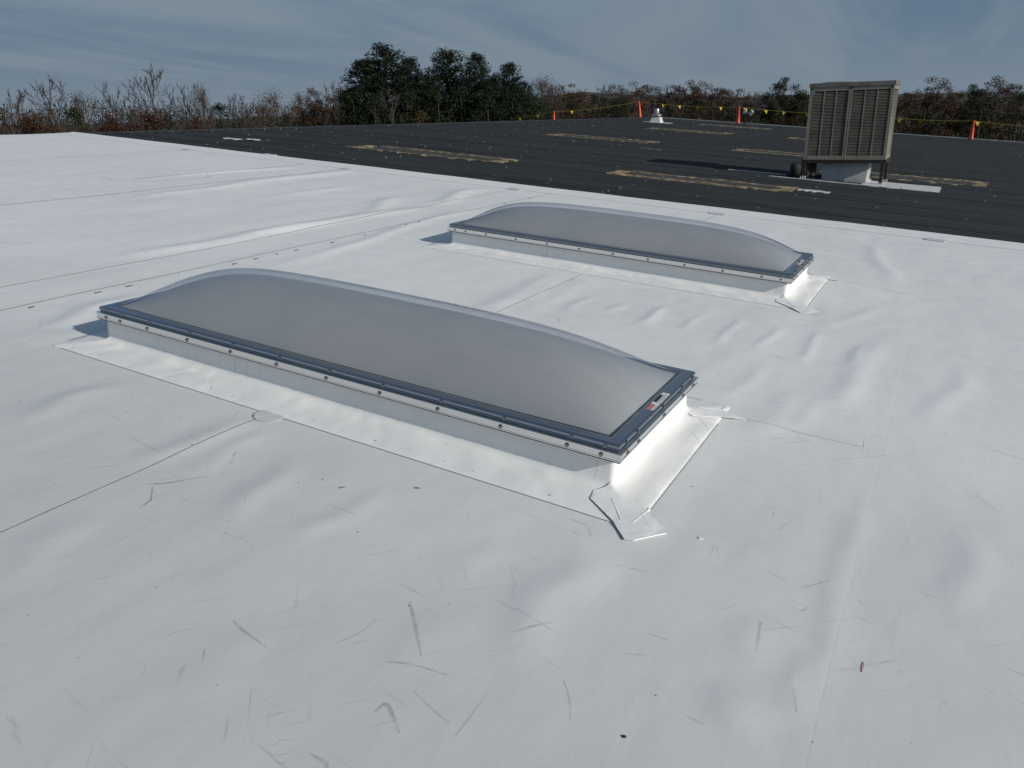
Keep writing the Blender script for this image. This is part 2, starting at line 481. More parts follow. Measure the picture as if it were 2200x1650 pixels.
bld = empty('warehouse_building')
put(bld, (0, 0, 0))
tag(bld, 'long low warehouse with tan wall panels under the white and dark roofs', 'building')
wm = MB()
def wall(x0, y0, x1, y1, z0a, z0b):
    # vertical panel from ground to just under the roof, given in roof plan coordinates
    a = T @ Vector((x0, y0, z0a)); b = T @ Vector((x1, y1, z0b))
    Ti = T.inverted()
    pts = [Ti @ Vector((a.x, a.y, GZ)), Ti @ Vector((b.x, b.y, GZ)), Ti @ b, Ti @ a]
    m = MB(); m.add(pts, [(0, 1, 2, 3)]); m.build('wall', M_WALL, bld)
def far_z(x, y): return dark_z(y) - math.tan(2*BETA)*(XR - x)
wall(XE-0.3, YB+0.1, XE-0.3, YF-0.1, -0.2, -0.62)
wall(XR, YF-0.1, XE-0.3, YF-0.1, -0.45, -0.45)
wall(XFAR+0.4, YF-0.1, XR, YF-0.1, far_z(XFAR+0.4, YF)-0.12, -0.45)
wall(XR, YB+0.1, XE-0.3, YB+0.1, -0.2, -0.2)
wall(XFAR+0.4, YB+0.1, XR, YB+0.1, far_z(XFAR+0.4, YB)-0.5, -0.25)
wall(XFAR+0.4, YB+0.1, XFAR+0.4, YF-0.1, far_z(XFAR+0.4, YB)-0.5, far_z(XFAR+0.4, YF)-0.12)

# ------------------------------------------------------------------ white membrane roof
SKY_L, SKY_W = 3.7376, 1.22
SKY_POS = [(0.0, 0.0), (-0.02, 4.2535)]
WR = [(-0.89, 2.88, -0.89, 3.26, 0.036, 0.01),
      (-0.57, 2.89, -0.56, 3.22, 0.036, 0.01),
      (-0.24, 2.72, -0.24, 3.22, 0.036, 0.012),
      (0.06, 2.78, 0.09, 3.19, 0.036, 0.012),
      (0.39, 2.7, 0.39, 3.24, 0.036, 0.013),
      (0.69, 2.79, 0.71, 3.16, 0.036, 0.01),
      (-2.11, 2.18, -2.18, 3.94, 0.11, 0.014),
      (-1.54, 2.71, -1.56, 3.27, 0.05, 0.008),
      (-1.23, 2.91, -1.23, 3.23, 0.05, 0.008),
      (-0.88, 2.72, -0.89, 3.26, 0.05, 0.008),
      (-5.63, 6.75, -6.04, 8.55, 0.16, 0.025),
      (-5.8, 5.38, -6.37, 6.77, 0.14, 0.02),
      (-5.84, 1.88, -5.7, 4.44, 0.12, 0.02),
      (-5.83, 3.19, -5.56, 6.02, 0.14, 0.025),
      (-4.48, 2.65, -5.0, 6.6, 0.1, 0.012),
      (-8.96, 5.92, -9.11, 9.02, 0.16, 0.025),
      (-8.81, 4.11, -8.99, 6.14, 0.12, 0.015),
      (-10.39, 5.83, -10.15, 8.39, 0.1, 0.02),
      (-7.7, 5.66, -7.64, 7.3, 0.1, 0.01),
      (0.12, -0.49, 0.05, -1.13, 0.1, 0.014),
      (0.39, 1.12, 0.5, 1.88, 0.09, 0.012),
      (0.71, 1.83, 0.8, 3.37, 0.09, 0.014),
      (0.55, 1.31, 0.62, 1.86, 0.06, 0.007),
      (-2.08, -0.97, -1.99, -0.31, 0.08, 0.012),
      (-1.33, -1.06, -1.42, -0.58, 0.08, 0.012),
      (-0.97, -1.02, -0.89, -0.58, 0.07, 0.008),
      (-1.78, -0.88, -1.83, -0.42, 0.06, 0.007),
      (1.01, -0.73, 1.0, 0.6, 0.05, 0.006),
      (0.8, -1.11, 0.85, -0.95, 0.09, 0.009),
      (0.77, -0.8, 0.8, -0.52, 0.07, 0.006),
      (0.96, -0.95, 0.97, -0.62, 0.05, 0.006),
      (-0.19, -1.41, -0.22, -1.08, 0.1, 0.005),
      (-0.64, -1.88, -0.69, -1.53, 0.1, 0.005),
      (-0.27, -0.95, -0.27, -0.6, 0.07, 0.005),
      (0.33, 7.89, 0.72, 5.99, 0.1, 0.016),
      (0.42, 5.24, 0.73, 5.05, 0.08, 0.008),
      (0.42, 3.68, 0.76, 4.67, 0.06, 0.006),
      (0.12, 1.51, 0.19, 2.27, 0.06, 0.006),
      (-0.14, 1.61, -0.06, 2.46, 0.07, 0.004),
      (-1.97, 2.88, -2.07, 3.66, 0.05, 0.005),
      (1.25, 1.96, 1.44, 3.08, 0.08, 0.01),
      (1.4, -0.05, 1.47, 0.57, 0.08, 0.01),
      (-4.3, 0.04, -4.59, 0.77, 0.1, 0.015),
      (-2.94, -0.98, -3.0, -0.45, 0.09, 0.012),
      (-1.62, -1.82, -1.82, -1.45, 0.09, 0.01)]
SCUFF = [([(-0.801, -1.549), (-0.723, -1.571), (-0.605, -1.587)], 0.012),
         ([(-0.423, -1.445), (-0.395, -1.372), (-0.388, -1.274)], 0.006),
         ([(-0.353, -1.134), (-0.278, -1.21), (-0.148, -1.351)], 0.014),
         ([(-0.23, -1.431), (-0.143, -1.397), (-0.029, -1.378)], 0.008),
         ([(-0.075, -1.491), (0.006, -1.519), (0.087, -1.54)], 0.008),
         ([(0.129, -1.58), (0.127, -1.488), (0.123, -1.372)], 0.006),
         ([(-0.126, -1.623), (-0.117, -1.578), (-0.067, -1.608), (-0.015, -1.648)], 0.014),
         ([(-0.18, -1.837), (-0.123, -1.84), (-0.108, -1.858)], 0.014),
         ([(0.299, -1.198), (0.35, -1.261), (0.393, -1.344)], 0.007),
         ([(0.417, -0.98), (0.491, -0.945)], 0.006),
         ([(0.453, -0.835), (0.534, -0.83)], 0.007),
         ([(0.687, -1.137), (0.746, -1.141)], 0.009),
         ([(0.874, -0.251), (0.967, -0.137)], 0.008),
         ([(0.196, -0.509), (0.333, -0.48)], 0.006),
         ([(0.05, -1.09), (0.143, -0.967)], 0.012),
         ([(0.806, -0.725), (0.784, -0.551)], 0.012),
         ([(0.951, -0.84), (0.978, -0.939)], 0.01),
         ([(-0.928, -1.731), (-0.879, -1.65)], 0.005),
         ([(-0.389, -1.803), (-0.325, -1.735)], 0.003),
         ([(-0.311, -1.87), (-0.289, -1.866), (-0.284, -1.844), (-0.247, -1.817)], 0.003),
         ([(-0.287, -1.894), (-0.252, -1.885), (-0.222, -1.844)], 0.003),
         ([(-0.248, -1.907), (-0.226, -1.903), (-0.219, -1.884)], 0.003),
         ([(-0.764, -1.7), (-0.725, -1.74)], 0.006),
         ([(0.064, -0.068), (0.175, -0.067)], 0.004),
         ([(-1.066, -0.78), (-0.872, -0.792)], 0.005),
         ([(-1.377, -1.196), (-1.107, -1.173)], 0.004),
         ([(-0.712, -1.442), (-0.681, -1.406), (-0.681, -1.36), (-0.727, -1.358)], 0.003),
         ([(0.638, 0.168), (0.706, 0.13), (0.732, 0.206), (0.782, 0.32)], 0.004),
         ([(0.861, -0.391), (0.897, -0.401), (0.915, -0.363), (0.875, -0.356)], 0.006),
         ([(0.537, -0.201), (0.502, -0.143), (0.513, -0.257)], 0.004)]
def hfun(x, y):
    h = 0.010*vnoise(x*0.55+3, y*0.35+8) + 0.0085*vnoise(x*1.7+31, y*0.8+5) + 0.0034*vnoise(x*4.3+7, y*2.0+77)
    h = h + 0.0012*vnoise(x*9+17, y*3+27)
    # long soft folds running with the sheets
    h = h + 0.006*np.maximum(0, vnoise(x*2.1+51, y*0.22+19))**1.5*2.0
    for x0, y0, x1, y1, w, a in WR:
        dx, dy = x1-x0, y1-y0; L2 = dx*dx+dy*dy; L = math.sqrt(L2)
        mx0, mx1 = min(x0, x1)-3*w, max(x0, x1)+3*w
        my0, my1 = min(y0, y1)-0.5*L-0.1, max(y0, y1)+0.5*L+0.1
        sel = (x > mx0-0.3) & (x < mx1+0.3) & (y > my0) & (y < my1)
        if not sel.any(): continue
        xs = x[sel]; ys = y[sel]
        if w < 0.045: dx, dy = dx*1.5, dy*1.5; x0, y0 = x0-dx/6, y0-dy/6; L2 *= 2.25; L *= 1.5
        t = ((xs-x0)*dx+(ys-y0)*dy)/L2
        d = ((xs-x0)*dy-(ys-y0)*dx)/L + 0.25*w*np.sin(t*7.0+x0*5) + 0.5*w*vnoise(ys*2.5+x0*9, xs*0+y0*3)
        tt = np.clip((np.abs(t-0.5)-0.22)/0.5, 0, 1); fade = (1-tt*tt*(3-2*tt))
        h[sel] = h[sel] + (1.15 if x0 < -4 else (0.5 if w < 0.045 else 0.75))*a*np.exp(-(d/w)**2)*fade
    # flat around each skylight so that its flashing lies on the sheet
    for px, py in SKY_POS:
        qx = np.maximum(np.maximum(px-SKY_L-0.2-x, x-(px+0.20)), 0)
        qy = np.maximum(np.maximum(py-0.26-y, y-(py+SKY_W+0.22)), 0)
        m = np.clip(np.sqrt(qx*qx+qy*qy)/0.16, 0, 1); h = h*(m*m*(3-2*m))
    # and towards the edge flashing
    e = np.clip((9.1-y)/0.5, 0, 1)
    return h*(e*e*(3-2*e))
def hz(x, y): return float(hfun(np.array([float(x)]), np.array([float(y)]))[0])

dm = MB(); dm.box(XR, XE, YB, Y1-0.02, -0.20, -0.05)
white_roof = dm.build('white_roof', M_DECK); put(white_roof); white_roof['kind'] = 'structure'
tag(white_roof, label='new white membrane roof with welded seams and soft wrinkles')
seams_x = [XR, -13.8, -9.32, -5.55, -1.965, 1.05, 4.4, 8.0, 12.0, XE]
for i in range(len(seams_x)-1):
    a, b = seams_x[i], seams_x[i+1]
    fine = a >= -5.6 and b <= 4.5
    dx = 0.026 if fine else (0.06 if b < 5 and a > -14 else 0.25)
    nx = int((b+0.06-a)/dx)+2
    xs = np.linspace(a-0.012, b+0.06, nx)
    if fine: ys = np.concatenate([np.arange(YB, -4, 0.4), np.arange(-4, 5.5, 0.030), np.linspace(5.5, 9.45, 60)])
    else: ys = np.concatenate([np.arange(YB, -2, 0.4), np.linspace(-2, 9.45, 190)])
    X, Y = np.meshgrid(xs, ys)
    Z = hfun(X.ravel(), Y.ravel()).reshape(X.shape)
    # the left edge of each sheet lies on its neighbour, the right end dips under the next one
    under = np.clip((X-b)/0.02, 0, 1)
    Z = Z - 0.003*under
    link('membrane_sheet', grid_mesh('membrane_sheet', X, Y, Z, M_WHITE), white_roof)

def strip(pts, width, lift, mat, name, parent, step=0.06, wob=0.0, fol=True, local=(0, 0)):
    """a thin ribbon that follows the membrane"""
    P = []
    for (x0, y0), (x1, y1) in zip(pts[:-1], pts[1:]):
        n = max(1, int(math.hypot(x1-x0, y1-y0)/step))
        P += [(x0+(x1-x0)*k/n, y0+(y1-y0)*k/n) for k in range(n)]
    P.append(pts[-1])
    P = np.array(P)
    d = np.gradient(P, axis=0); d /= np.linalg.norm(d, axis=1)[:, None]+1e-9
    nrm = np.stack([-d[:, 1], d[:, 0]], 1)
    w = width if hasattr(width, '__len__') else np.full(len(P), width)
    if wob: P = P + nrm*(wob*vnoise(P[:, 0]*5+1, P[:, 1]*5+3))[:, None]
    A = P+nrm*w[:, None]/2; B = P-nrm*w[:, None]/2
    if fol:
        za = hfun(A[:, 0].copy(), A[:, 1].copy())+lift; zb = hfun(B[:, 0].copy(), B[:, 1].copy())+lift
    else:
        za = np.full(len(P), lift); zb = za
    X = np.stack([A[:, 0], B[:, 0]], 1); Y = np.stack([A[:, 1], B[:, 1]], 1); Z = np.stack([za, zb], 1)
    return link(name, grid_mesh(name, X-local[0], Y-local[1], Z, mat), parent)

for sx in [s for s in seams_x[1:-1] if s != 1.05]:
    wdt = 0.0055 if -3 < sx < 3 else (0.009 if sx > -6 else 0.014)
    segs = [(YB, 9.15)]
    if sx == -1.965: segs = [(YB, -0.26), (1.45, 4.02), (5.7, 9.15)]
    for y0, y1 in segs:
        strip([(sx-0.012, y0), (sx-0.012, y1)], wdt, 0.0016, M_SEAM, 'lap_seam', white_roof, wob=0.004)
# cover strip beside the left seam, its fastener row, and cross laps
strip([(-4.9, YB), (-4.95, 3), (-4.86, 9.15)], 0.008, 0.003, M_SEAM, 'lap_seam', white_roof, wob=0.01)
strip([(-10.4, 5.2), (-10.39, 9.05)], 0.012, 0.003, M_SEAM, 'lap_seam', white_roof, wob=0.01)
strip([(0.30, 1.275), (0.93, 1.27)], 0.003, 0.0015, M_SEAML, 'lap_seam', white_roof, wob=0.01)
strip([(0.34, 5.55), (1.04, 5.35)], 0.004, 0.0015, M_SEAML, 'lap_seam', white_roof, wob=0.01)
strip([(-10.95, 5.02), (-10.55, 4.96), (-9.95, 5.28), (-9.9, 6.3), (-10.3, 6.55), (-10.5, 6.6)], 0.010, 0.0016, M_SEAML, 'lap_seam', white_roof, wob=0.02)
# T patch on the right seam
pm = MB(); pm.prism([(0.94, 1.25), (1.06, 1.24), (1.055, 1.42), (0.93, 1.41)], hz(1.0, 1.33)-0.004, hz(1.0, 1.33)+0.0008); pm.build('target_patch', M_WHITE, white_roof)
# semicircular target patch where the front seam meets the flashing
th = np.linspace(0, 2*math.pi, 40)
pts = [(-1.95+0.085*math.cos(a), -0.245+0.075*math.sin(a)) for a in th]
pm = MB(); pm.prism(pts[:-1], 0.004, 0.0062); pm.build('target_patch', M_PATCH, white_roof)
strip(pts[8:26], 0.0035, 0.0068, M_SEAM, 'lap_seam', white_roof, step=0.02, fol=False)
strip(pts[28:39], 0.006, 0.0068, M_BEAD, 'weld_bead', white_roof, step=0.02, fol=False)
strip([(-1.985, -0.31), (-1.93, -0.20)], 0.007, 0.0072, M_BEAD, 'weld_bead', white_roof, step=0.02, fol=False)
# edge flashing along the dark roof
xs = np.arange(XR, XE, 0.12); em_y = np.array([9.12, 9.15, 9.3, 9.5, 9.62, 9.66, 9.70, 9.715])
em_z = np.array([-0.004, 0.004, 0.006, 0.009, 0.020, 0.022, 0.012, -0.06])
X, Y = np.meshgrid(xs, em_y); Z = np.repeat(em_z[:, None], len(xs), 1)
Z = Z + 0.006*vnoise(X*1.4, Y*3)*(Y > 9.2); Y = Y + 0.016*vnoise(X*0.9+4, X*0+2)+0.010*vnoise(X*3.1, X*0+9)*(Y > 9.6)
link('edge_flashing', grid_mesh('edge_flashing', X, Y, Z, M_WHITE), white_roof)
strip([(XR, 9.115), (XE, 9.115)], 0.010, 0.002, M_SEAM, 'lap_seam', white_roof, step=0.2, wob=0.03)
for sx in seams_x[1:-1]:
    pm = MB(); pm.prism([(sx-0.12, 9.02), (sx+0.10, 9.02), (sx+0.13, 9.1), (sx+0.1, 9.2), (sx-0.12, 9.2), (sx-0.16, 9.1)], 0.005, 0.010)
    pm.build('target_patch', M_PATCH, white_roof)
# white skin of the far slope, beyond the ridge
fm = MB(); fm.add([(XR, YB, 0.002), (XR, 9.7, 0.002), (XFAR, 9.7, -math.tan(2*BETA)*34.7), (XFAR, YB, -math.tan(2*BETA)*34.7)], [(0, 1, 2, 3)])
fm.build('membrane_sheet', M_WHITE, white_roof)
# rubber scuffs, a tan stain
for pts, w in SCUFF:
    n = sum(max(1, int(math.hypot(b[0]-a[0], b[1]-a[1])/0.012)) for a, b in zip(pts[:-1], pts[1:]))+1
    # smooth the polyline
    if len(pts) > 2:
        P = [Vector((*p, 0)) for p in pts]; Q = []
        for i in range(len(P)-1):
            p0 = P[max(0, i-1)]; p1 = P[i]; p2 = P[i+1]; p3 = P[min(len(P)-1, i+2)]
            for k in range(8):
                t = k/8
                q = 0.5*((2*p1)+(p2-p0)*t+(2*p0-5*p1+4*p2-p3)*t*t+(3*p1-p0-3*p2+p3)*t**3); Q.append((q.x, q.y))
        Q.append(pts[-1]); pts = Q; n = len(pts)
        wd = w*(0.35+0.65*np.sin(np.linspace(0.15, math.pi-0.1, n)))
        strip(pts, wd, 0.0012, M_SCUFF, 'scuff_mark', white_roof, step=9)
    else:
        wd = w*(0.35+0.65*np.sin(np.linspace(0.15, math.pi-0.1, n)))
        (a, b), = zip(pts[:-1], pts[1:])
        strip([(a[0]+(b[0]-a[0])*k/(n-1), a[1]+(b[1]-a[1])*k/(n-1)) for k in range(n)] if n > 2 else [a, ((a[0]+b[0])/2, (a[1]+b[1])/2), b], wd if n > 2 else w*0.6, 0.0012, M_SCUFF, 'scuff_mark', white_roof, step=9)
strip([(-1.847, -1.091), (-1.80, -1.062), (-1.765, -1.02), (-1.72, -0.95), (-1.682, -0.89)], np.array([.004, .010, .009, .006, .003]), 0.0012, M_STAIN, 'stain', white_roof, step=9)
strip([(-1.807, -1.091), (-1.76, -1.13), (-1.709, -1.174), (-1.70, -1.21), (-1.699, -1.239)], np.array([.003, .006, .008, .010, .004]), 0.0012, M_STAIN, 'stain', white_roof, step=9)
# fastener bumps and dark ticks along the cover strip
fb = MB(); random.seed(3)
for k in range(34):
    y = 0.2+k*0.28; x = -4.84+random.uniform(-.02, .02)
    if random.random() < 0.6:
        fb.box(x-0.012, x+0.012, y-0.03*random.random()-0.01, y+0.02, hz(x, y)+0.001, hz(x, y)+0.004)
fb_o = fb.build('seam_ticks', M_SEAM, white_roof); fb_o['kind'] = 'stuff'

# ------------------------------------------------------------------ dark ribbed metal roof
P = 0.3048
prof = []
y = Y1-0.08
while y < YF:
    prof += [(y, 0), (y+0.172, 0), (y+0.195, 0.037), (y+0.250, 0.037), (y+0.273, 0)]
    # small stiffener in the pan is left to the material
    y += P
prof.append((YF, 0))
mm = MB()
xs_ = [XR, -11.2, -7.05, -0.4, 5.8, 11.0, XE+0.1]
for j in range(len(xs_)-1):
    # each panel length laps 3 mm over the next one down the slope
    zo = 0.003
    b0 = len(mm.v)
    for yy, zz_ in prof:
        mm.v += [(xs_[j], yy, dark_z(yy)+zz_), (xs_[j+1]+0.05, yy, dark_z(yy)+zz_+zo)]
    for i in range(len(prof)-1):
        a = b0+2*i; mm.f.append((a, a+1, a+3, a+2))
b0 = len(mm.v)
for yy, zz_ in prof:
    mm.v += [(XFAR, yy, dark_z(yy)+zz_-math.tan(2*BETA)*34.7), (XR, yy, dark_z(yy)+zz_)]
for i in range(len(prof)-1):
    a = b0+2*i; mm.f.append((a, a+1, a+3, a+2))
metal_roof = mm.build('metal_roof', M_DARK); put(metal_roof); metal_roof['kind'] = 'structure'
tag(metal_roof, label='old dark ribbed metal roof beyond the white membrane')
rc = MB()
for sgn in (0,):
    ys0, ys1 = Y1, YF
    rc.add([(XR+0.28, ys0, dark_z(ys0)+0.036), (XR+0.28, ys1, dark_z(ys1)+0.036), (XR, ys1, dark_z(ys1)+0.052), (XR, ys0, dark_z(ys0)+0.052),
            (XR-0.28, ys1, dark_z(ys1)+0.036-0.05), (XR-0.28, ys0, dark_z(ys0)+0.036-0.05)], [(0, 1, 2, 3), (3, 2, 4, 5)])
rc.build('ridge_cap', M_DARK, metal_roof)
rk = MB(); rk.hexa([(XR, YF-0.05, dark_z(YF)-0.1), (XE, YF-0.05, dark_z(YF)-0.1), (XE, YF+0.06, dark_z(YF)-0.1), (XR, YF+0.06, dark_z(YF)-0.1),
                    (XR, YF-0.05, dark_z(YF)+0.075), (XE, YF-0.05, dark_z(YF)+0.075), (XE, YF+0.06, dark_z(YF)+0.075), (XR, YF+0.06, dark_z(YF)+0.075)])
rk.build('rake_trim', M_DUCT, metal_roof)
# fasteners on the ribs (far too many and too small to count)
random.seed(11)
fs = MB()
nrib = int((YF-Y1)/P)
for k in range(nrib):
    yc = Y1-0.08+k*P+0.2225
    for xl in np.arange(XR+0.7, XE-0.5, 1.52):
        if random.random() > 0.27: continue
        x = xl+random.gauss(0, 0.16); s = random.uniform(0.009, 0.021); s2 = s*random.uniform(0.7, 1.6)
        z = dark_z(yc)+0.038
        yo = random.choice((0, 0, 0, -0.03, 0.05))
        fs.box(x-s2, x+s2, yc+yo-s*0.7, yc+yo+s*0.7, z-0.03, z+random.uniform(0.008, 0.03))
fo = fs.build('fasteners', M_FAST, metal_roof); fo['kind'] = 'stuff'
# worn lap marks: staggered bare strips in the pans
wk = MB()
def pan_marks(x0, x1, y0, y1, wdt, dens=1.0, drift=0.0):
    k0 = int((y0-Y1+0.08)/P); k1 = int((y1-Y1+0.08)/P)
    for k in range(k0, k1):
        if random.random() > dens: continue
        ya = Y1-0.08+k*P+0.04; z = dark_z(ya)+0.010
        xa = x0+(x1-x0)*random.random()+drift*(k-k0)
        wk.box(xa, xa+wdt*random.uniform(0.5, 1.3), ya, ya+0.13, z-0.006, z)
pan_marks(-7.1, -6.95, 9.8, 14.2, 0.55, 1.0, -0.03)
pan_marks(-7.4, -6.9, 14.2, 30, 0.5, 0.22)
pan_marks(-4.5, 1.5, 10, 13.0, 0.35, 0.7)
pan_marks(-0.6, -0.2, 9.9, 15.5, 0.5, 0.35)
pan_marks(-17, 3, 15, 50, 0.7, 0.5)
pan_marks(-17, -3, 12, 48, 0.9, 0.6)
wk.build('worn_marks', M_WORN, metal_roof)['kind'] = 'stuff'

def roof_patch(name, x0, x1, y0, y1, label, mat=M_WPATCH, lift=0.043, jag=0.06, cat='patch', group=None):
    random.seed(int(abs(x0*100)+y0))
    top = []; n = 9
    for i in range(n): top.append((x0+(x1-x0)*i/(n-1), y1+random.uniform(-jag, jag)))
    bot = [(x0+(x1-x0)*i/(n-1), y0+random.uniform(-jag, jag)) for i in range(n)]
    cx_, cy_ = (x0+x1)/2, (y0+y1)/2
    poly = [(a-cx_, b-cy_) for a, b in bot+top[::-1]]
    m = MB(); m.prism(poly, 0, 0.012)
    o = m.build(name, mat); put(o, (cx_, cy_, dark_z(cy_)+lift-0.004)); tag(o, label, cat, group)
    return o
roof_patch('repair_patch', -16.05, -15.55, 12.05, 12.25, 'white repair patch on dark ribs, the larger of two side by side')
roof_patch('repair_patch', -15.62, -15.2, 12.45, 12.6, 'white repair patch on dark ribs, the thinner of two side by side')
roof_patch('repair_patch', -12.35, -12.0, 9.78, 9.98, 'small white scrap patch touching the white membrane edge')
roof_patch('repair_patch', -1.62, -1.02, 13.86, 14.12, 'white jagged repair patch beside the tan foam rectangle by the condenser')
roof_patch('repair_patch', -7.9, -7.2, 21.6, 21.75, 'thin pale patch on dark ribs beside a far foam rectangle', M_WORN, jag=0.02)

# ------------------------------------------------------------------ foam outlines where curbs were removed
def foam(x0, x1, y0, y1, label, seed, w=0.095):
    rnd = random.Random(seed)
    cx_, cy_ = (x0+x1)/2, (y0+y1)/2
    e = empty('foam_outline'); put(e, (cx_, cy_, dark_z(cy_)))
    tag(e, label, 'foam outline', 'foam outlines left on the dark roof')
    hx, hy = (x1-x0)/2, (y1-y0)/2
    def bead(pts_, name):
        m = MB(); n = len(pts_)
        vs = []; fs_ = []
        for i, (px, py, nx_, ny_) in enumerate(pts_):
            ww = w*rnd.uniform(0.45, 1.15)/2; hh = rnd.uniform(0.036, 0.058)
            vs += [(px-nx_*ww, py-ny_*ww, 0.0), (px-nx_*ww*0.6, py-ny_*ww*0.6, hh*0.9), (px+nx_*ww*0.5, py+ny_*ww*0.5, hh), (px+nx_*ww, py+ny_*ww, 0.0)]
        for i in range(n-1):
            for k in range(3): fs_.append((i*4+k, i*4+k+1, (i+1)*4+k+1, (i+1)*4+k))
        fs_.append((0, 1, 2, 3)); fs_.append(tuple((n-1)*4+k for k in (3, 2, 1, 0)))
        m.add(vs, fs_); m.build(name, M_FOAM, e)
    nL = int((x1-x0)/0.12); nS = 8
    j = lambda s: rnd.uniform(-s, s)
    bead([(-hx-0.15+(2*hx+0.1)*i/nL, -hy+j(0.025), 0, 1) for i in range(nL+1)], 'foam_bead')
    bead([(-hx+0.15+(2*hx+0.05)*i/nL, hy+j(0.025), 0, 1) for i in range(nL+1)], 'foam_bead')
    # broken, stepped foam across the ribs at the two ends
    for s in (-1, 1):
        for k in range(3):
            m = MB(); yy = -hy+(k+0.5)*2*hy/3; xx = s*hx+j(0.08)
            m.box(xx-0.10-rnd.random()*0.12, xx+0.10+rnd.random()*0.12, yy-0.13, yy+0.11, 0, rnd.uniform(0.035, 0.05))
            m.build('foam_lump', M_FOAM, e)
    xs__ = np.linspace(-hx+0.05, hx-0.05, 60); ys__ = np.linspace(-hy+0.06, hy-0.06, 14)
    X, Y = np.meshgrid(xs__, ys__); Z = 0.034+0.012*vnoise(X*11+seed, Y*11)+0.01*vnoise(X*23, Y*23+seed)
    link('rubble_bed', grid_mesh('rubble_bed', X, Y, Z, M_RUBBLE, False), e)
foam(-12.6, -8.5, 13.2, 14.2, 'tan foam rectangle on dark roof, nearest the white edge on the ridge side', 1)
foam(-5.5, -1.87, 13.45, 14.3, 'long tan foam rectangle with gravelly middle in front of the condenser unit', 2, 0.10)
foam(-12.55, -8.85, 24.5, 25.7, 'tan foam rectangle, second from the white edge on the ridge side', 3, 0.13)
foam(-12.6, -8.87, 35.7, 37.0, 'pale foam rectangle in front of the roof vent', 4, 0.13)
foam(-12.85, -8.95, 45.5, 46.6, 'thin far foam rectangle in front of the orange post with the floodlight', 5, 0.13)
foam(-5.52, -1.87, 24.65, 25.75, 'tan foam rectangle partly hidden behind the condenser unit', 6, 0.13)
foam(-5.86, -2.1, 36.4, 37.5, 'far foam rectangle mostly hidden behind the condenser unit', 7, 0.13)
foam(-1.75, 1.7, 19.0, 20.2, 'tan foam rectangle glimpsed under the condenser stand', 8, 0.16)

# ------------------------------------------------------------------ skylights
HB, HT = 0.177, 0.254
def rect_rings(m, rings, nseg_x=60, nseg_y=24, wav=None):
    """rings: (x0,x1,y0,y1,z) loops, joined one to the next"""
    base = len(m.v); per = None
    for r_i, (x0, x1, y0, y1, z) in enumerate(rings):
        loop = [(x0+(x1-x0)*i/nseg_x, y0) for i in range(nseg_x)] + [(x1, y0+(y1-y0)*i/nseg_y) for i in range(nseg_y)] \
             + [(x1-(x1-x0)*i/nseg_x, y1) for i in range(nseg_x)] + [(x0, y1-(y1-y0)*i/nseg_y) for i in range(nseg_y)]
        per = len(loop)
        for (x, y) in loop:
            dz = wav(x, y, r_i) if wav else 0
            m.v.append((x, y, z+dz))
    for r_i in range(len(rings)-1):
        for k in range(per):
            a = base+r_i*per+k; b = base+r_i*per+(k+1) % per
            m.f.append((a, b, b+per, a+per))

# free-blown bubble: Poisson surface over the opening
def bubble(nx, ny, a, b):
    u = np.zeros((ny, nx)); hx = a/(nx-1); hy = b/(ny-1)
    wx = 1/hx**2; wy = 1/hy**2
    for it in range(1600):
        u[1:-1, 1:-1] = ((u[1:-1, :-2]+u[1:-1, 2:])*wx+(u[:-2, 1:-1]+u[2:, 1:-1])*wy+1)/(2*(wx+wy))
    return u/u.max()
BX0, BX1, BY0, BY1 = -SKY_L+0.075, -0.075, 0.07, SKY_W-0.07
NBX, NBY = 109, 41
BUB = bubble(NBX, NBY, BX1-BX0, BY1-BY0)
bx, by = np.meshgrid(np.linspace(BX0, BX1, NBX), np.linspace(BY0, BY1, NBY))
M_DOME_O = grid_mesh('outer_dome', bx, by, 0.250+0.285*BUB**0.86, M_OUTER)
ins = 0.018
bx2, by2 = np.meshgrid(np.linspace(BX0+ins, BX1-ins, NBX), np.linspace(BY0+ins, BY1-ins, NBY))
M_DOME_I = grid_mesh('inner_dome', bx2, by2, 0.246+0.238*BUB**0.9, M_INNER)

def bar(profile, side, mat, name, parent):
    """mitred bar; profile = (outward offset, z) closed loop; side in 'fbrl'"""
    m = MB(); n = len(profile)
    x0, x1, y0, y1 = -SKY_L, 0, 0, SKY_W
    ends = {'f': ((x0, y0), (x1, y0)), 'r': ((x1, y0), (x1, y1)), 'b': ((x1, y1), (x0, y1)), 'l': ((x0, y1), (x0, y0))}[side]
    out = {(x0, y0): (-1, -1), (x1, y0): (1, -1), (x1, y1): (1, 1), (x0, y1): (-1, 1)}
    for e in ends:
        s = out[e]
        m.v += [(e[0]+s[0]*o, e[1]+s[1]*o, z) for o, z in profile]
    for k in range(n): m.f.append((k, (k+1) % n, n+(k+1) % n, n+k))
    m.f.append(tuple(range(n))); m.f.append(tuple(range(n, 2*n))[::-1])
    return m.build(name, mat, parent)
CAP = [(-0.085, 0.236), (-0.085, 0.252), (-0.070, 0.2545), (-0.024, 0.2545), (-0.018, 0.252), (-0.0145, 0.245), (-0.0135, 0.237), (-0.016, 0.229), (-0.019, 0.226), (-0.019, 0.2195), (-0.07, 0.2195), (-0.07, 0.236)]
RET = [(-0.045, 0.214), (-0.045, 0.2175), (0.0, 0.2175), (0.0035, 0.216), (0.0035, 0.2125), (0.0, 0.2115), (0.0, 0.2035), (-0.0012, 0.203), (-0.0012, 0.2015), (0.0, 0.201), (0.0, 0.1945), (-0.0012, 0.194), (-0.0012, 0.1925), (0.0, 0.192), (0.0, 0.1835), (0.0035, 0.1825), (0.0035, 0.178), (-0.004, 0.177), (-0.004, 0.213)]
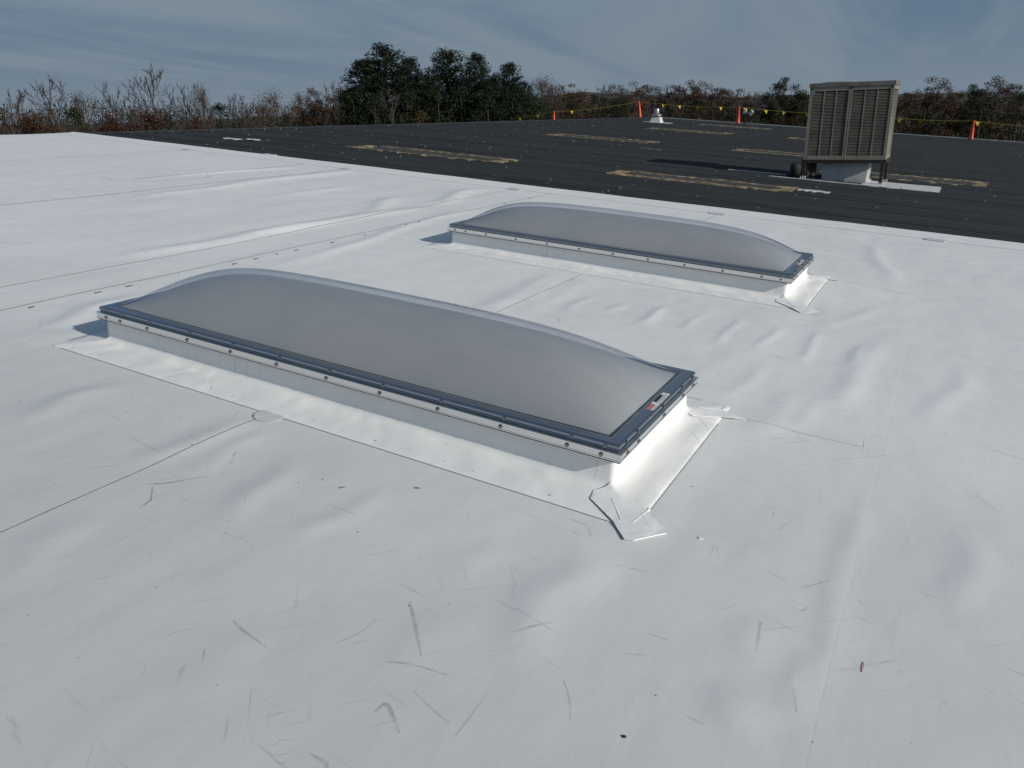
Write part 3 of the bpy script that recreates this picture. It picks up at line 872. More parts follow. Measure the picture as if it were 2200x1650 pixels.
screw_bm = MB(); screw_bm.lathe([(0.0115, 0), (0.0115, 0.0015), (0.0078, 0.002), (0.0078, 0.0075), (0.0055, 0.0085)], 10)
SCREW_ME = screw_bm.mesh('screw', M_SCREW)
front_x = [-0.097-0.0, -0.27] + [-0.632-0.372*k for k in range(8)] + [-3.50, -3.64]
side_y = [0.09, 0.236, 0.616, 0.94, 1.13]

def text_mesh(s, size):
    c = bpy.data.curves.new('lettering', 'FONT'); c.body = s; c.size = size; c.align_x = 'CENTER'; c.align_y = 'CENTER'
    c.resolution_u = 2
    o = bpy.data.objects.new('lettering', c); COL.objects.link(o)
    dg = bpy.context.evaluated_depsgraph_get()
    me = bpy.data.meshes.new_from_object(o.evaluated_get(dg)); bpy.data.objects.remove(o)
    return me

def make_skylight(label):
    e = empty('skylight')
    tag(e, label, 'skylight', 'domed skylights on the white roof')
    L, W = SKY_L, SKY_W
    # membrane wrapped curb: face, cove, skirt
    i = 0.042
    rings = []
    cove = [(i-0.03, 0.205), (i, 0.200), (i, 0.125)]
    def ring(o, z, ox=None):      # o = inset (+) or outset (-)
        return (-L+o, -o if ox is None else ox, o, W-o, z)
    rings = [(-L+0.06, -0.06, 0.06, W-0.06, 0.205), ring(0.043, 0.200), ring(0.042, 0.15), ring(0.039, 0.09), ring(0.036, 0.054), ring(0.030, 0.036), ring(0.016, 0.025), ring(-0.008, 0.018), ring(-0.04, 0.013), ring(-0.09, 0.0085)]
    rings.append((-L-0.17, 0.155, -0.185, W+0.17, 0.0050))
    rings.append((-L-0.19, 0.172, -0.218, W+0.19, 0.0034))
    rings.append((-L-0.192, 0.174, -0.220, W+0.192, 0.0005))
    def wav(x, y, k):
        if k < 2 or k > 11: return 0
        cw = 0.0
        if 3 <= k <= 10:
            a = 0.009 if k in (7, 8, 9, 10) else 0.0025
            cw = a*float(vnoise(np.array([x*5.5+y*4+9]), np.array([y*3.0+2+k*0.13]))[0]*2) + 0.4*a*float(vnoise(np.array([x*14+3]), np.array([y*14+k*0.3]))[0]*2)
        return cw if k < 9 else abs(cw)
    m = MB(); rect_rings(m, rings, 150, 50, wav)
    # belly of the wrap between flange and cove
    for q, (x, y, z) in enumerate(m.v):
        if 0.08 <= z <= 0.17:
            b_ = 0.007*float(vnoise(np.array([x*1.7+4]), np.array([y*1.7+z*6]))[0])
            if abs(y-0.04) < 0.03: m.v[q] = (x, y+b_, z)
    cf = m.build('curb_flashing', M_CURB, e, smooth=True)
    # dark open shaft under the dome
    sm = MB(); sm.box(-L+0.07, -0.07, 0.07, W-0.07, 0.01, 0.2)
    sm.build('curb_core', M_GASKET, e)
    gk = MB(); rect_rings(gk, [(-L+0.05, -0.05, 0.05, W-0.05, 0.216), (-L+0.05, -0.05, 0.05, W-0.05, 0.221)], 1, 1)
    for s in 'frbl':
        bar(CAP, s, M_ALU, 'frame_bar', e)
        bar(RET, s, M_ALU2, 'retainer_bar', e)
        bar([(-0.038, 0.1705), (-0.038, 0.1765), (-0.0015, 0.1765), (-0.0015, 0.1705)], s, M_GASKET, 'gap_strip', e)  # black strip along the dark line under the retainer
    gm_ = MB(); rect_rings(gm_, [(-L+0.0865, -0.0865, 0.0865, W-0.0865, 0.2515), (-L+0.098, -0.098, 0.098, W-0.098, 0.2525)], 1, 1)
    gm_.build('gasket', M_GASKET, e)
    link('outer_dome', M_DOME_O, e); link('inner_dome', M_DOME_I, e)
    def scr(loc, rot):
        o = link('screw', SCREW_ME, e); o.location = loc; o.rotation_euler = rot
    for x in front_x:
        scr((x, -0.0005, 0.196), (math.pi/2, 0, 0)); scr((x+0.012, 0.0135, 0.2385), (math.pi/2, 0, 0))
        scr((x, W+0.0005, 0.196), (-math.pi/2, 0, 0)); scr((x, W-0.0135, 0.2385), (-math.pi/2, 0, 0))
    for y in side_y:
        scr((0.0005, y, 0.196), (0, math.pi/2, 0)); scr((-0.0135, y+0.012, 0.2385), (0, math.pi/2, 0))
        scr((-L-0.0005, y, 0.196), (0, -math.pi/2, 0)); scr((-L+0.0135, y, 0.2385), (0, -math.pi/2, 0))
    # outer edge of the flashing: cut line, white weld at the corners
    o_ = 0.0
    def st(pts, w, lift, mat, name): return strip(pts, w, lift, mat, name, e, step=0.05, fol=False)
    st([(-L-0.10, -0.222), (-1.99, -0.222)], 0.0035, 0.0028, M_SEAM, 'flashing_edge')
    st([(-1.90, -0.222), (0.05, -0.222)], 0.0035, 0.0028, M_SEAM, 'flashing_edge')
    st([(0.176, -0.02), (0.176, 1.12)], 0.0035, 0.0028, M_SEAM, 'flashing_edge')
    st([(-L-0.195, -0.1), (-L-0.195, W+0.1)], 0.005, 0.0045, M_SEAM, 'flashing_edge')
    st([(0.0, W+0.195), (-L, W+0.195)], 0.005, 0.0045, M_SEAM, 'flashing_edge')
    dots = MB(); rd = random.Random(4)
    for k in range(17):
        x = -0.25-k*0.205+rd.uniform(-.02, .02)
        dots.lathe([(0.004, 0.0), (0.004, 0.003), (0.0015, 0.0034)], 7, (x, -0.165+rd.uniform(-.006, .006), 0.0075))
    dots.build('plate_dimples', M_GREY, e)['kind'] = 'stuff'
    # reinforcing patches at the right-hand corners, draped over the cove
    def patch(poly, zf, name='corner_patch'):
        m = MB(); n = len(poly)
        bm = bmesh.new()
        vs = [bm.verts.new((x, y, 0)) for x, y in poly]; bm.faces.new(vs)
        bmesh.ops.triangulate(bm, faces=bm.faces[:])
        for _ in range(3): bmesh.ops.subdivide_edges(bm, edges=bm.edges[:], cuts=1, use_grid_fill=True)
        for v in bm.verts: v.co.z = zf(v.co.x, v.co.y)+0.0022*(1+float(vnoise(np.array([v.co.x*30]), np.array([v.co.y*30]))[0]))
        me = bpy.data.meshes.new(name); bm.to_mesh(me); bm.free(); me.materials.append(M_CURB)
        me.polygons.foreach_set('use_smooth', [True]*len(me.polygons))
        return link(name, me, e)
    def cove_z(x, y):
        d = max(x, -y)                      # outset from the curb rectangle
        d = max(d, -0.034)
        tab = [(-0.034, 0.048), (-0.030, 0.036), (-0.016, 0.025), (0.008, 0.018), (0.04, 0.013), (0.09, 0.0095), (0.13, 0.008), (0.17, 0.0072), (0.235, 0.006), (0.25, 0.003), (1, 0.003)]
        for (a, za), (b, zb) in zip(tab[:-1], tab[1:]):
            if a <= d <= b: return za+(zb-za)*(d-a)/(b-a)+0.002
        return 0.005
    poly = [(-0.105, -0.030), (-0.09, -0.10), (0.07, -0.22), (0.165, -0.325), (0.205, -0.31), (0.30, -0.185), (0.285, -0.15), (0.16, -0.05), (0.10, 0.0), (0.02, -0.015), (-0.034, 0.02), (-0.05, 0.033)]
    patch(poly, cove_z)
    def edge(pts, w, mat, name, lift=0.0045):
        P_ = []
        for a, b in zip(pts[:-1], pts[1:]):
            for k in range(8): P_.append((a[0]+(b[0]-a[0])*k/8, a[1]+(b[1]-a[1])*k/8))
        P_.append(pts[-1])
        m = MB(); m.tube([(x, y, cove_z(x, y)+lift) for x, y in P_], w/2, 5); m.build(name, mat, e)
    edge([(-0.05, 0.036), (-0.103, -0.028), (-0.09, -0.10), (0.07, -0.22), (0.165, -0.325)], 0.0022, M_SEAM, 'patch_edge', 0.002)
    edge([(0.165, -0.325), (0.205, -0.31), (0.30, -0.185), (0.292, -0.165)], 0.0036, M_BEAD, 'patch_edge', 0.002)  # white on the sun-facing side paints in the edge highlight
    edge([(-0.005, -0.05), (0.045, -0.12), (0.10, -0.20)], 0.0036, M_BEAD, 'weld_bead', 0.003)
    edge([(0.176, -0.02), (0.165, -0.10), (0.15, -0.19)], 0.0045, M_BEAD, 'weld_bead', 0.003)
    W_ = SKY_W
    def cove_b(x, y): return cove_z(x, -(y-W_)) if y > W_-0.1 and x < 0.02 else cove_z(x, -0.5)
    poly2 = [(0.0, W_-0.10), (0.03, W_-0.12), (0.17, W_-0.02), (0.30, W_+0.04), (0.30, W_+0.055), (0.15, W_+0.09), (0.03, W_+0.03)]
    m = patch(poly2, lambda x, y: cove_z(x, 0))
    def edge_b(pts, w, mat, name):
        P_ = []
        for a, b in zip(pts[:-1], pts[1:]):
            for k in range(6): P_.append((a[0]+(b[0]-a[0])*k/6, a[1]+(b[1]-a[1])*k/6))
        P_.append(pts[-1])
        m = MB(); m.tube([(x, y, cove_z(x, 0)+0.004) for x, y in P_], w/2, 5); m.build(name, mat, e)
    edge_b([(0.03, W_-0.11), (0.17, W_-0.02), (0.30, W_+0.045)], 0.0036, M_BEAD, 'patch_edge')
    edge_b([(0.02, W_+0.03), (0.15, W_+0.09), (0.155, W_+0.16)], 0.0034, M_BEAD, 'patch_edge')
    # vertical lap of the wrap near the two ends
    lp = MB(); lp.box(-0.0425, -0.0405, W_-0.135, W_-0.131, 0.09, 0.178); lp.build('wrap_lap', M_GREY, e)
    lp = MB(); lp.box(-L+0.135, -L+0.139, 0.0395, 0.0415, 0.085, 0.178); lp.build('wrap_lap', M_GREY, e)
    # warning label on the end bar
    lab = MB(); lab.box(-0.067, -0.025, 0.50, 0.768, 0.2546, 0.2552); lb = lab.build('warning_label', M_LABEL, e)
    def sub(x0, x1, y0, y1, mat, name, z=0.2556):
        m = MB(); m.box(x0, x1, y0, y1, 0.2552, z); return m.build(name, mat, lb)
    sub(-0.066, -0.0425, 0.502, 0.580, M_RED, 'red_panel')
    sub(-0.066, -0.049, 0.612, 0.728, M_BLACK, 'black_panel')
    tm = text_mesh('DANGER', 0.0165); tm.materials.clear(); tm.materials.append(M_LABEL)
    to = link('lettering', tm, lb); to.location = (-0.0545, 0.541, 0.2559); to.rotation_euler = (0, 0, math.pi/2)
    rnd = random.Random(5)
    for k in range(3):
        x = -0.0385+k*0.0048
        sub(x, x+0.0022, 0.506, 0.506+rnd.uniform(0.055, 0.072), M_GREY, 'print_line')
    for k in range(4):
        x = -0.0465+k*0.0052
        sub(x, x+0.0022, 0.60, 0.60+rnd.uniform(0.12, 0.155), M_GREY, 'print_line')
    sub(-0.064, -0.061, 0.735, 0.762, M_GREY, 'print_line')
    return e

sk = make_skylight('long domed skylight with metal frame beside the round seam patch, farther from the dark roof')
put(sk, (*SKY_POS[0], 0))
sk2 = copy_tree(sk); put(sk2, (*SKY_POS[1], 0))
sk2['label'] = 'long domed skylight with metal frame between the other skylight and the dark roof'

# ------------------------------------------------------------------ condenser unit on its stand (level, not tilted with the roof)
ac = empty('condenser_unit')
AX0, AX1, AY0, AY1, AZ0, AZ1 = -2.03, -0.28, 16.80, 18.02, 0.52, 2.10
ac.location = ((AX0+AX1)/2, (AY0+AY1)/2, 0.05)
tag(ac, 'tan louvered rooftop condenser unit on a dark steel stand', 'condenser')
_ao = ac.location.copy()
def acb(name, mat, *boxes, bevel=0):
    m = MB()
    for b in boxes: m.box(b[0]-_ao.x, b[1]-_ao.x, b[2]-_ao.y, b[3]-_ao.y, b[4]-_ao.z, b[5]-_ao.z)
    return m.build(name, mat, ac, bevel=bevel)
acb('coil_core', M_COIL, (AX0+0.09, AX1-0.09, AY0+0.09, AY1-0.09, AZ0+0.02, AZ1-0.02))
XM = (AX0+AX1)/2
for x in (AX0, AX1-0.065):
    acb('corner_post', M_TAN, (x, x+0.065, AY0, AY0+0.065, AZ0, AZ1)); acb('corner_post', M_TAN, (x, x+0.065, AY1-0.065, AY1, AZ0, AZ1))
acb('center_post', M_TAN, (XM-0.045, XM-0.006, AY0-0.004, AY0+0.05, AZ0+0.002, AZ1+0.02)); acb('center_post', M_TAN, (XM+0.006, XM+0.045, AY0-0.004, AY0+0.05, AZ0+0.002, AZ1+0.02))
for x0, x1 in ((AX0+0.066, XM-0.046), (XM+0.046, AX1-0.066)):
    acb('bottom_rail', M_TAN, (x0, x1, AY0-0.002, AY0+0.06, AZ0, AZ0+0.085)); acb('top_rail', M_TAN, (x0, x1, AY0-0.002, AY0+0.06, AZ1-0.085, AZ1))
    n = 3; w = (x1-x0)/n
    for k in range(n):
        a = x0+k*w+0.012; b = x0+(k+1)*w-0.012
        m = MB(); z = AZ0+0.092; hh = (AZ1-AZ0-0.19)/44
        for s in range(44):
            zc = z+s*hh
            q = [(a, AY0+0.040, zc+0.013), (b, AY0+0.040, zc+0.013), (b, AY0+0.044, zc+0.016), (a, AY0+0.044, zc+0.016), (a, AY0+0.006, zc), (b, AY0+0.006, zc), (b, AY0+0.009, zc+0.010), (a, AY0+0.009, zc+0.010)]
            m.hexa([(p[0]-_ao.x, p[1]-_ao.y, p[2]-_ao.z) for p in q])
        m.build('louver_bank', M_TANL, ac)
        if k: acb('louver_divider', M_TAN, (x0+k*w-0.011, x0+k*w+0.011, AY0+0.001, AY0+0.03, AZ0+0.086, AZ1-0.086))
for xs_side, sx in ((AX1, 1), (AX0, -1)):
    acb('bottom_rail', M_TAN, (min(xs_side, xs_side-sx*0.06), max(xs_side, xs_side-sx*0.06), AY0+0.066, AY1-0.066, AZ0, AZ0+0.085))
    acb('top_rail', M_TAN, (min(xs_side, xs_side-sx*0.06), max(xs_side, xs_side-sx*0.06), AY0+0.066, AY1-0.066, AZ1-0.085, AZ1))
    m = MB(); z = AZ0+0.092; hh = (AZ1-AZ0-0.19)/44
    for s in range(44):
        zc = z+s*hh; xo = xs_side-sx*0.006; xi = xs_side-sx*0.042
        q = [(xi, AY0+0.068, zc+0.018), (xi, AY1-0.068, zc+0.018), (xi-sx*0.004, AY1-0.068, zc+0.022), (xi-sx*0.004, AY0+0.068, zc+0.022), (xo, AY0+0.068, zc), (xo, AY1-0.068, zc), (xo-sx*0.003, AY1-0.068, zc+0.010), (xo-sx*0.003, AY0+0.068, zc+0.010)]
        m.hexa([(p[0]-_ao.x, p[1]-_ao.y, p[2]-_ao.z) for p in q])
    m.build('louver_bank', M_TANL, ac)
acb('back_panel', M_TAN, (AX0+0.066, AX1-0.066, AY1-0.05, AY1-0.01, AZ0, AZ1))
m = MB(); o_ = 0.02
m.hexa([(p[0]-_ao.x, p[1]-_ao.y, p[2]-_ao.z) for p in [(AX0-o_, AY0-o_, AZ1+0.002), (AX1+o_, AY0-o_, AZ1+0.002), (AX1+o_, AY1+o_, AZ1+0.002), (AX0-o_, AY1+o_, AZ1+0.002), (AX0-o_, AY0-o_, AZ1+0.085), (AX1+o_, AY0-o_, AZ1+0.085), (AX1+o_, AY1+o_, AZ1+0.085), (AX0-o_, AY1+o_, AZ1+0.085)]])
m.build('top_cover', M_TOP, ac)
for fx in (-1.55,):
    m = MB(); m.lathe([(0.36, 0), (0.36, 0.012), (0.30, 0.028), (0.15, 0.036), (0.05, 0.038)], 24, (fx-_ao.x, (AY0+AY1)/2-_ao.y, AZ1+0.085-_ao.z)); m.build('fan_guard', M_TOP, ac)
acb('latch', M_STEEL, (XM-0.05, XM-0.02, AY0-0.012, AY0-0.005, AZ1-0.05, AZ1-0.005)); acb('latch', M_STEEL, (XM+0.02, XM+0.05, AY0-0.012, AY0-0.005, AZ1-0.05, AZ1-0.005))
acb('latch', M_STEEL, (AX1-0.055, AX1-0.02, AY0-0.012, AY0-0.001, AZ1-0.06, AZ1-0.02)); acb('latch', M_STEEL, (AX0+0.015, AX0+0.045, AY0-0.012, AY0-0.001, AZ1-0.05, AZ1-0.015))
acb('base_frame', M_STEEL, (AX0-0.05, AX1+0.02, AY0-0.01, AY0+0.07, 0.445, 0.518), (AX0-0.05, AX1+0.02, AY1-0.07, AY1+0.01, 0.445, 0.518), (AX0-0.05, AX0+0.03, AY0+0.071, AY1-0.071, 0.445, 0.518), (AX1-0.06, AX1+0.02, AY0+0.071, AY1-0.071, 0.445, 0.518))
def rz_world(x, y):     # height of the dark roof at a world position
    return dark_z(y)/math.cos(BETA) - math.tan(BETA)*x
for x, w in ((AX0-0.02, 0.07), (AX1-0.085, 0.065)):
    for yy in (AY0, AY1-0.07):
        acb('leg', M_STEEL, (x, x+w, yy, yy+0.065, rz_world(x, yy)+0.0, 0.4445))
        acb('leg_foot', M_WPATCH, (x-0.025, x+w+0.025, yy-0.025, yy+0.09, rz_world(x+w, yy)+0.0, rz_world(x, yy)+0.075))
# insulated lines dropping to the roof beside the left legs
m = MB(); pp = [(-1.80, AY0+0.15, 0.47), (-1.80, AY0+0.13, 0.30), (-1.80, AY0+0.10, 0.16), (-1.86, AY0+0.10, 0.085)]
m.tube([(a-_ao.x, b-_ao.y, c-_ao.z) for a, b, c in pp], 0.055, 10); m.build('pipe', M_RUBBER, ac, smooth=True)
m = MB(); pp = [(-1.93, AY0+0.10, 0.47), (-1.93, AY0+0.08, 0.12), (-2.0, AY0+0.05, 0.105), (-2.35, AY0+0.05, 0.165)]
m.tube([(a-_ao.x, b-_ao.y, c-_ao.z) for a, b, c in pp], 0.04, 10); m.build('pipe', M_RUBBER, ac, smooth=True)
m = MB(); m.lathe([(0.05, -0.02), (0.12, 0), (0.14, 0.12), (0.13, 0.24), (0.06, 0.29)], 14, (-2.19-_ao.x, AY0+0.05-_ao.y, 0.17-_ao.z)); m.build('compressor_can', M_RUBBER, ac, smooth=True)

# duct curb below the unit: a thing of its own, standing on the roof
dc = empty('duct_curb'); dc.location = (-1.15, 17.35, 0.0)
tag(dc, 'grey sloping duct curb under the condenser stand', 'duct')
m = MB()
z0 = rz_world(-1.15, 17.3)
def dl(x, y, z): return (x+1.15, y-17.35, z)
m.hexa([dl(-1.62, 16.98, rz_world(-1.62, 16.98)+0.03), dl(-0.66, 16.98, rz_world(-0.66, 16.98)+0.03), dl(-0.66, 17.85, rz_world(-0.66, 17.85)+0.03), dl(-1.62, 17.85, rz_world(-1.62, 17.85)+0.03),
        dl(-1.64, 17.02, 0.44), dl(-0.63, 17.02, 0.44), dl(-0.63, 17.8, 0.44), dl(-1.64, 17.8, 0.44)])
m.build('duct_body', M_DUCT, dc)
m = MB(); m.box(0.49, 0.535, -0.6, 0.45, rz_world(-0.62, 17.3)+0.005, rz_world(-0.62, 17.3)+0.075)
m.build('duct_flashing', M_WPATCH, dc)
roof_patch('equipment_flashing', -2.7, -0.72, 16.32, 16.42, 'thin white coated strip on the dark roof in front of the duct curb', M_WPATCH, jag=0.02, cat='flashing')
roof_patch('equipment_flashing', -0.70, 0.9, 16.32, 17.6, 'white coated flashing sheet on the dark roof under the condenser stand', M_WPATCH, jag=0.03, cat='flashing')
roof_patch('equipment_flashing', -3.85, -2.45, 17.03, 17.12, 'white strip shaped as the sunlit edge of a flashing sheet beside the condenser unit', M_WPATCH, jag=0.015, cat='flashing')  # shaped as the sheet's sunlit front edge; the shaded rest is left out

# ------------------------------------------------------------------ vent, posts, warning line, floodlight
vt = empty('roof_vent'); put(vt, (-15.13, 44.2, dark_z(44.2)), 0.0, T.inverted().to_3x3().to_4x4())
tag(vt, 'white square roof vent with a silver conical cap', 'roof vent')
m = MB(); m.hexa([(-.33, -.33, -.03), (.33, -.33, -.03), (.33, .33, -.03), (-.33, .33, -.03), (-.24, -.24, .34), (.24, -.24, .34), (.24, .24, .34), (-.24, .24, .34)]); m.build('base', M_WPATCH, vt)
m = MB(); m.lathe([(.13, .341), (.13, .40), (.31, .41), (.33, .45), (.30, .47), (.16, .55), (.145, .56), (.14, .80), (.12, .83), (.04, .84)], 20); m.build('cap', M_GALV, vt, smooth=True)
roof_patch('vent_flashing', -15.9, -14.3, 43.75, 44.75, 'white coated sheet around the roof vent', M_WPATCH, jag=0.04, cat='flashing')

def roof_h(x, y):
    z = dark_z(y)
    return z-math.tan(2*BETA)*(XR-x) if x < XR else z
def delineator(x, y, tilt, label):
    e = empty('warning_post')
    put(e, (x, y, roof_h(x, y)), 0.3, T.inverted().to_3x3().to_4x4() @ Matrix.Rotation(tilt, 4, 'Y'))
    tag(e, label, 'safety post', 'orange posts carrying the warning line')
    m = MB(); m.prism([(-.2+.0, -.2), (.2, -.2), (.2, .2), (-.2, .2)], 0.0, 0.07); m.build('base', M_RUBBER, e)
    m = MB(); m.lathe([(.14, .071), (.125, .12), (.105, .45), (.085, .80), (.062, 1.05), (.066, 1.06), (.066, 1.10), (.04, 1.12)], 18); m.build('cone', M_ORANGE, e, smooth=True)
    m = MB(); m.lathe([(.02, 1.12), (.02, 1.17), (.012, 1.18)], 8); m.build('handle', M_ORANGE, e)
    return e
posts = [(-31.2, 50.0), (-24.9, 50.2), (-18.9, 51.6), (-12.0, 51.4), (-5.0, 51.4), (1.6, 51.4), (8.2, 51.4)]
delineator(*posts[1], 0.02, 'orange safety post standing beyond the ridge, half hidden by it')
delineator(*posts[2], -0.10, 'leaning orange safety post beside the roof vent')
delineator(*posts[3], 0.02, 'orange safety post in front of the floodlight')
delineator(*posts[5], 0.0, 'orange safety post on the far side of the condenser unit')
wlm = empty('warning_line'); put(wlm, (-12, 51.4, roof_h(-12, 51.4)))
tag(wlm, 'yellow cord with triangular yellow flags strung between the orange posts', 'warning line')
TI = T.inverted().to_3x3()
tops = []
for k, (x, y) in enumerate(posts):
    up = TI @ Vector((0, 0, 1))
    off = Vector((-0.12, 0, 0)) if k == 2 else Vector((0, 0, 0))
    tops.append(Vector((x, y, roof_h(x, y)))+up*1.10+off)
org = Vector((-12, 51.4, roof_h(-12, 51.4)))
random.seed(9)
pen_me = MB()
pen_me.add([(-.14, 0, 0), (.14, 0, 0), (.03, .03, -.15), (-.02, .05, -.28), (.0, .02, -.29), (-.14, .004, 0), (.14, .004, 0), (.03, .034, -.15), (-.02, .054, -.28)],
    [(0, 1, 2), (0, 2, 3), (1, 2, 2) if False else (3, 2, 4), (5, 7, 6), (5, 8, 7)])
PEN = pen_me.mesh('pennant', M_YELLOW)
for a, b in zip(tops[:-1], tops[1:]):
    n = 14; sag = 0.12
    def P_(t): return a.lerp(b, t)+up*(-sag*4*t*(1-t))-org
    m = MB(); m.tube([P_(k/n) for k in range(n+1)], 0.012, 5); m.build('cord', M_ROPE, wlm)
    for t in (0.06, 0.235, 0.42, 0.60, 0.80):
        t += random.uniform(-.03, .03)
        o = link('pennant', PEN, wlm); o.location = P_(t)
        o.rotation_euler = (random.uniform(-.9, .5), random.uniform(-.25, .25), random.uniform(-.7, .9))
        s = random.uniform(0.85, 1.1); o.scale = (s, s, s)

fl = empty('floodlight'); put(fl, (-11.85, 52.6, dark_z(52.6)), 0.0, T.inverted().to_3x3().to_4x4())
tag(fl, 'floodlight with two pale tilted heads on a dark bracket behind an orange post', 'floodlight')
m = MB(); m.box(-.15, .15, -.1, .1, 0, .06); m.box(-.04, .04, -.04, .04, .061, .70); m.box(-.2, -.041, -.03, .03, .35, .55); m.build('bracket', M_RUBBER, fl)
for (x, z, ry) in ((-.02, .85, 0.15), (.38, .74, 0.75)):
    m = MB(); m.box(-.12, .12, -.06, .06, -.15, .17); h1 = m.build('lamp_head', M_LAMPH, fl, bevel=0.015); h1.location = (x, 0, z); h1.rotation_euler = (0.2, ry, 0)
m = MB(); m.tube([(.03, 0, .60), (.2, 0, .62), (.33, 0, .66)], .03, 6); m.build('arm', M_RUBBER, fl)

# ------------------------------------------------------------------ debris on the membrane
def leafbit(x, y, rz, s, label):
    m = MB()
    m.add([(-1, 0, 0.02), (-.3, .32, .12), (.6, .26, .05), (1.1, 0, .22), (.5, -.3, .1), (-.4, -.28, .02)], [(0, 1, 5), (1, 2, 4, 5), (2, 3, 4)])
    m.v = [(a*s, b*s, c*s) for a, b, c in m.v]
    o = m.build('dry_leaf', M_DRYLEAF); put(o, (x, y, hz(x, y)+0.004), rz); tag(o, label, 'leaf', 'dry leaves on the white roof'); return o
leafbit(-1.094, -0.638, 0.9, 0.017, 'curled dry yellow leaf on the white roof, farther from the skylight corner')
leafbit(-0.809, -0.447, 0.2, 0.017, 'flat dry yellow leaf on the white roof, nearer the skylight corner')
m = MB(); m.lathe([(.006, 0), (.008, .002), (.006, .006), (.002, .008)], 10); m.v = [(a*0.95, b*0.7, c*0.7) for a, b, c in m.v]
o = m.build('black_plug', M_RUBBER); put(o, (0.552, -1.313, hz(.552, -1.313)-0.0005), 0.5); tag(o, 'small black rubber plug lying on the open white roof', 'debris')
m = MB(); m.tube([(0, 0.026, 0.002), (.003, 0, .004), (.001, -.028, .002)], 0.0013, 5); o = m.build('orange_sliver', M_ORANGE); put(o, (1.133, -.60, hz(1.133, -.6)-.0005)); tag(o, 'thin orange plastic sliver beside the long right seam', 'debris')
m = MB(); m.box(-.008, .004, -.004, .004, 0, .006); m.box(.0045, .012, -.003, .004, 0, .004); o = m.build('membrane_scrap', M_WHITE); put(o, (.438, -.125, hz(.438, -.125)+.0002), .5); tag(o, 'tiny curled white scrap on the roof near the corner patch', 'debris')
# loose grit
gr = MB(); random.seed(21)
for _ in range(150):
    x = random.uniform(-4.5, 2.2); y = random.uniform(-2.3, 4.0)
    if -3.9 < x < 0.2 and -0.3 < y < 1.45: continue
    if -3.9 < x < 0.2 and 3.9 < y < 5.6: continue
    s = random.choice((0.0008, 0.001, 0.0013, 0.0018)); z = hz(x, y)+0.001
    gr.box(x-s, x+s*random.uniform(.6, 2.2), y-s, y+s*random.uniform(.5, 1.8), z, z+s)
go = gr.build('roof_grit', M_RUBBER); put(go); tag(go, 'scattered dark grit specks on the white membrane', 'grit', kind='stuff')

# ------------------------------------------------------------------ trees
def rvec(rnd):
    while True:
        v = Vector((rnd.uniform(-1, 1), rnd.uniform(-1, 1), rnd.uniform(-1, 1)))
        if 0.05 < v.length < 1: return v
def leaf_quads(centers, size, rnd, aspect=1.6):
    """centers (n,3) -> quads in random attitudes"""
    n = len(centers); rs = np.random.RandomState(rnd.randrange(1 << 30))
    d = rs.normal(size=(n, 3)); d /= np.linalg.norm(d, axis=1)[:, None]
    e = rs.normal(size=(n, 3)); e -= (e*d).sum(1)[:, None]*d; e /= np.linalg.norm(e, axis=1)[:, None]
    s = size*(0.6+0.8*rs.rand(n))[:, None]
    a = centers+d*s*aspect/2; b = centers+e*s/2*0.8; c = centers-d*s*aspect/2; f_ = centers-e*s/2*0.8
    co = np.stack([a, b, c, f_], 1).reshape(-1, 3)
    q = np.arange(4*n).reshape(n, 4)
    return co, q
def clump_points(clumps, per, rnd, flat=0.7):
    rs = np.random.RandomState(rnd.randrange(1 << 30)); out = []
    for c, r in clumps:
        n = max(6, int(per*(r**1.6)))
        p = rs.normal(size=(n, 3)); p /= np.linalg.norm(p, axis=1)[:, None]
        p *= (rs.rand(n)**0.45)[:, None]*r; p[:, 2] *= flat
        out.append(p+np.array(c))
    return np.concatenate(out)

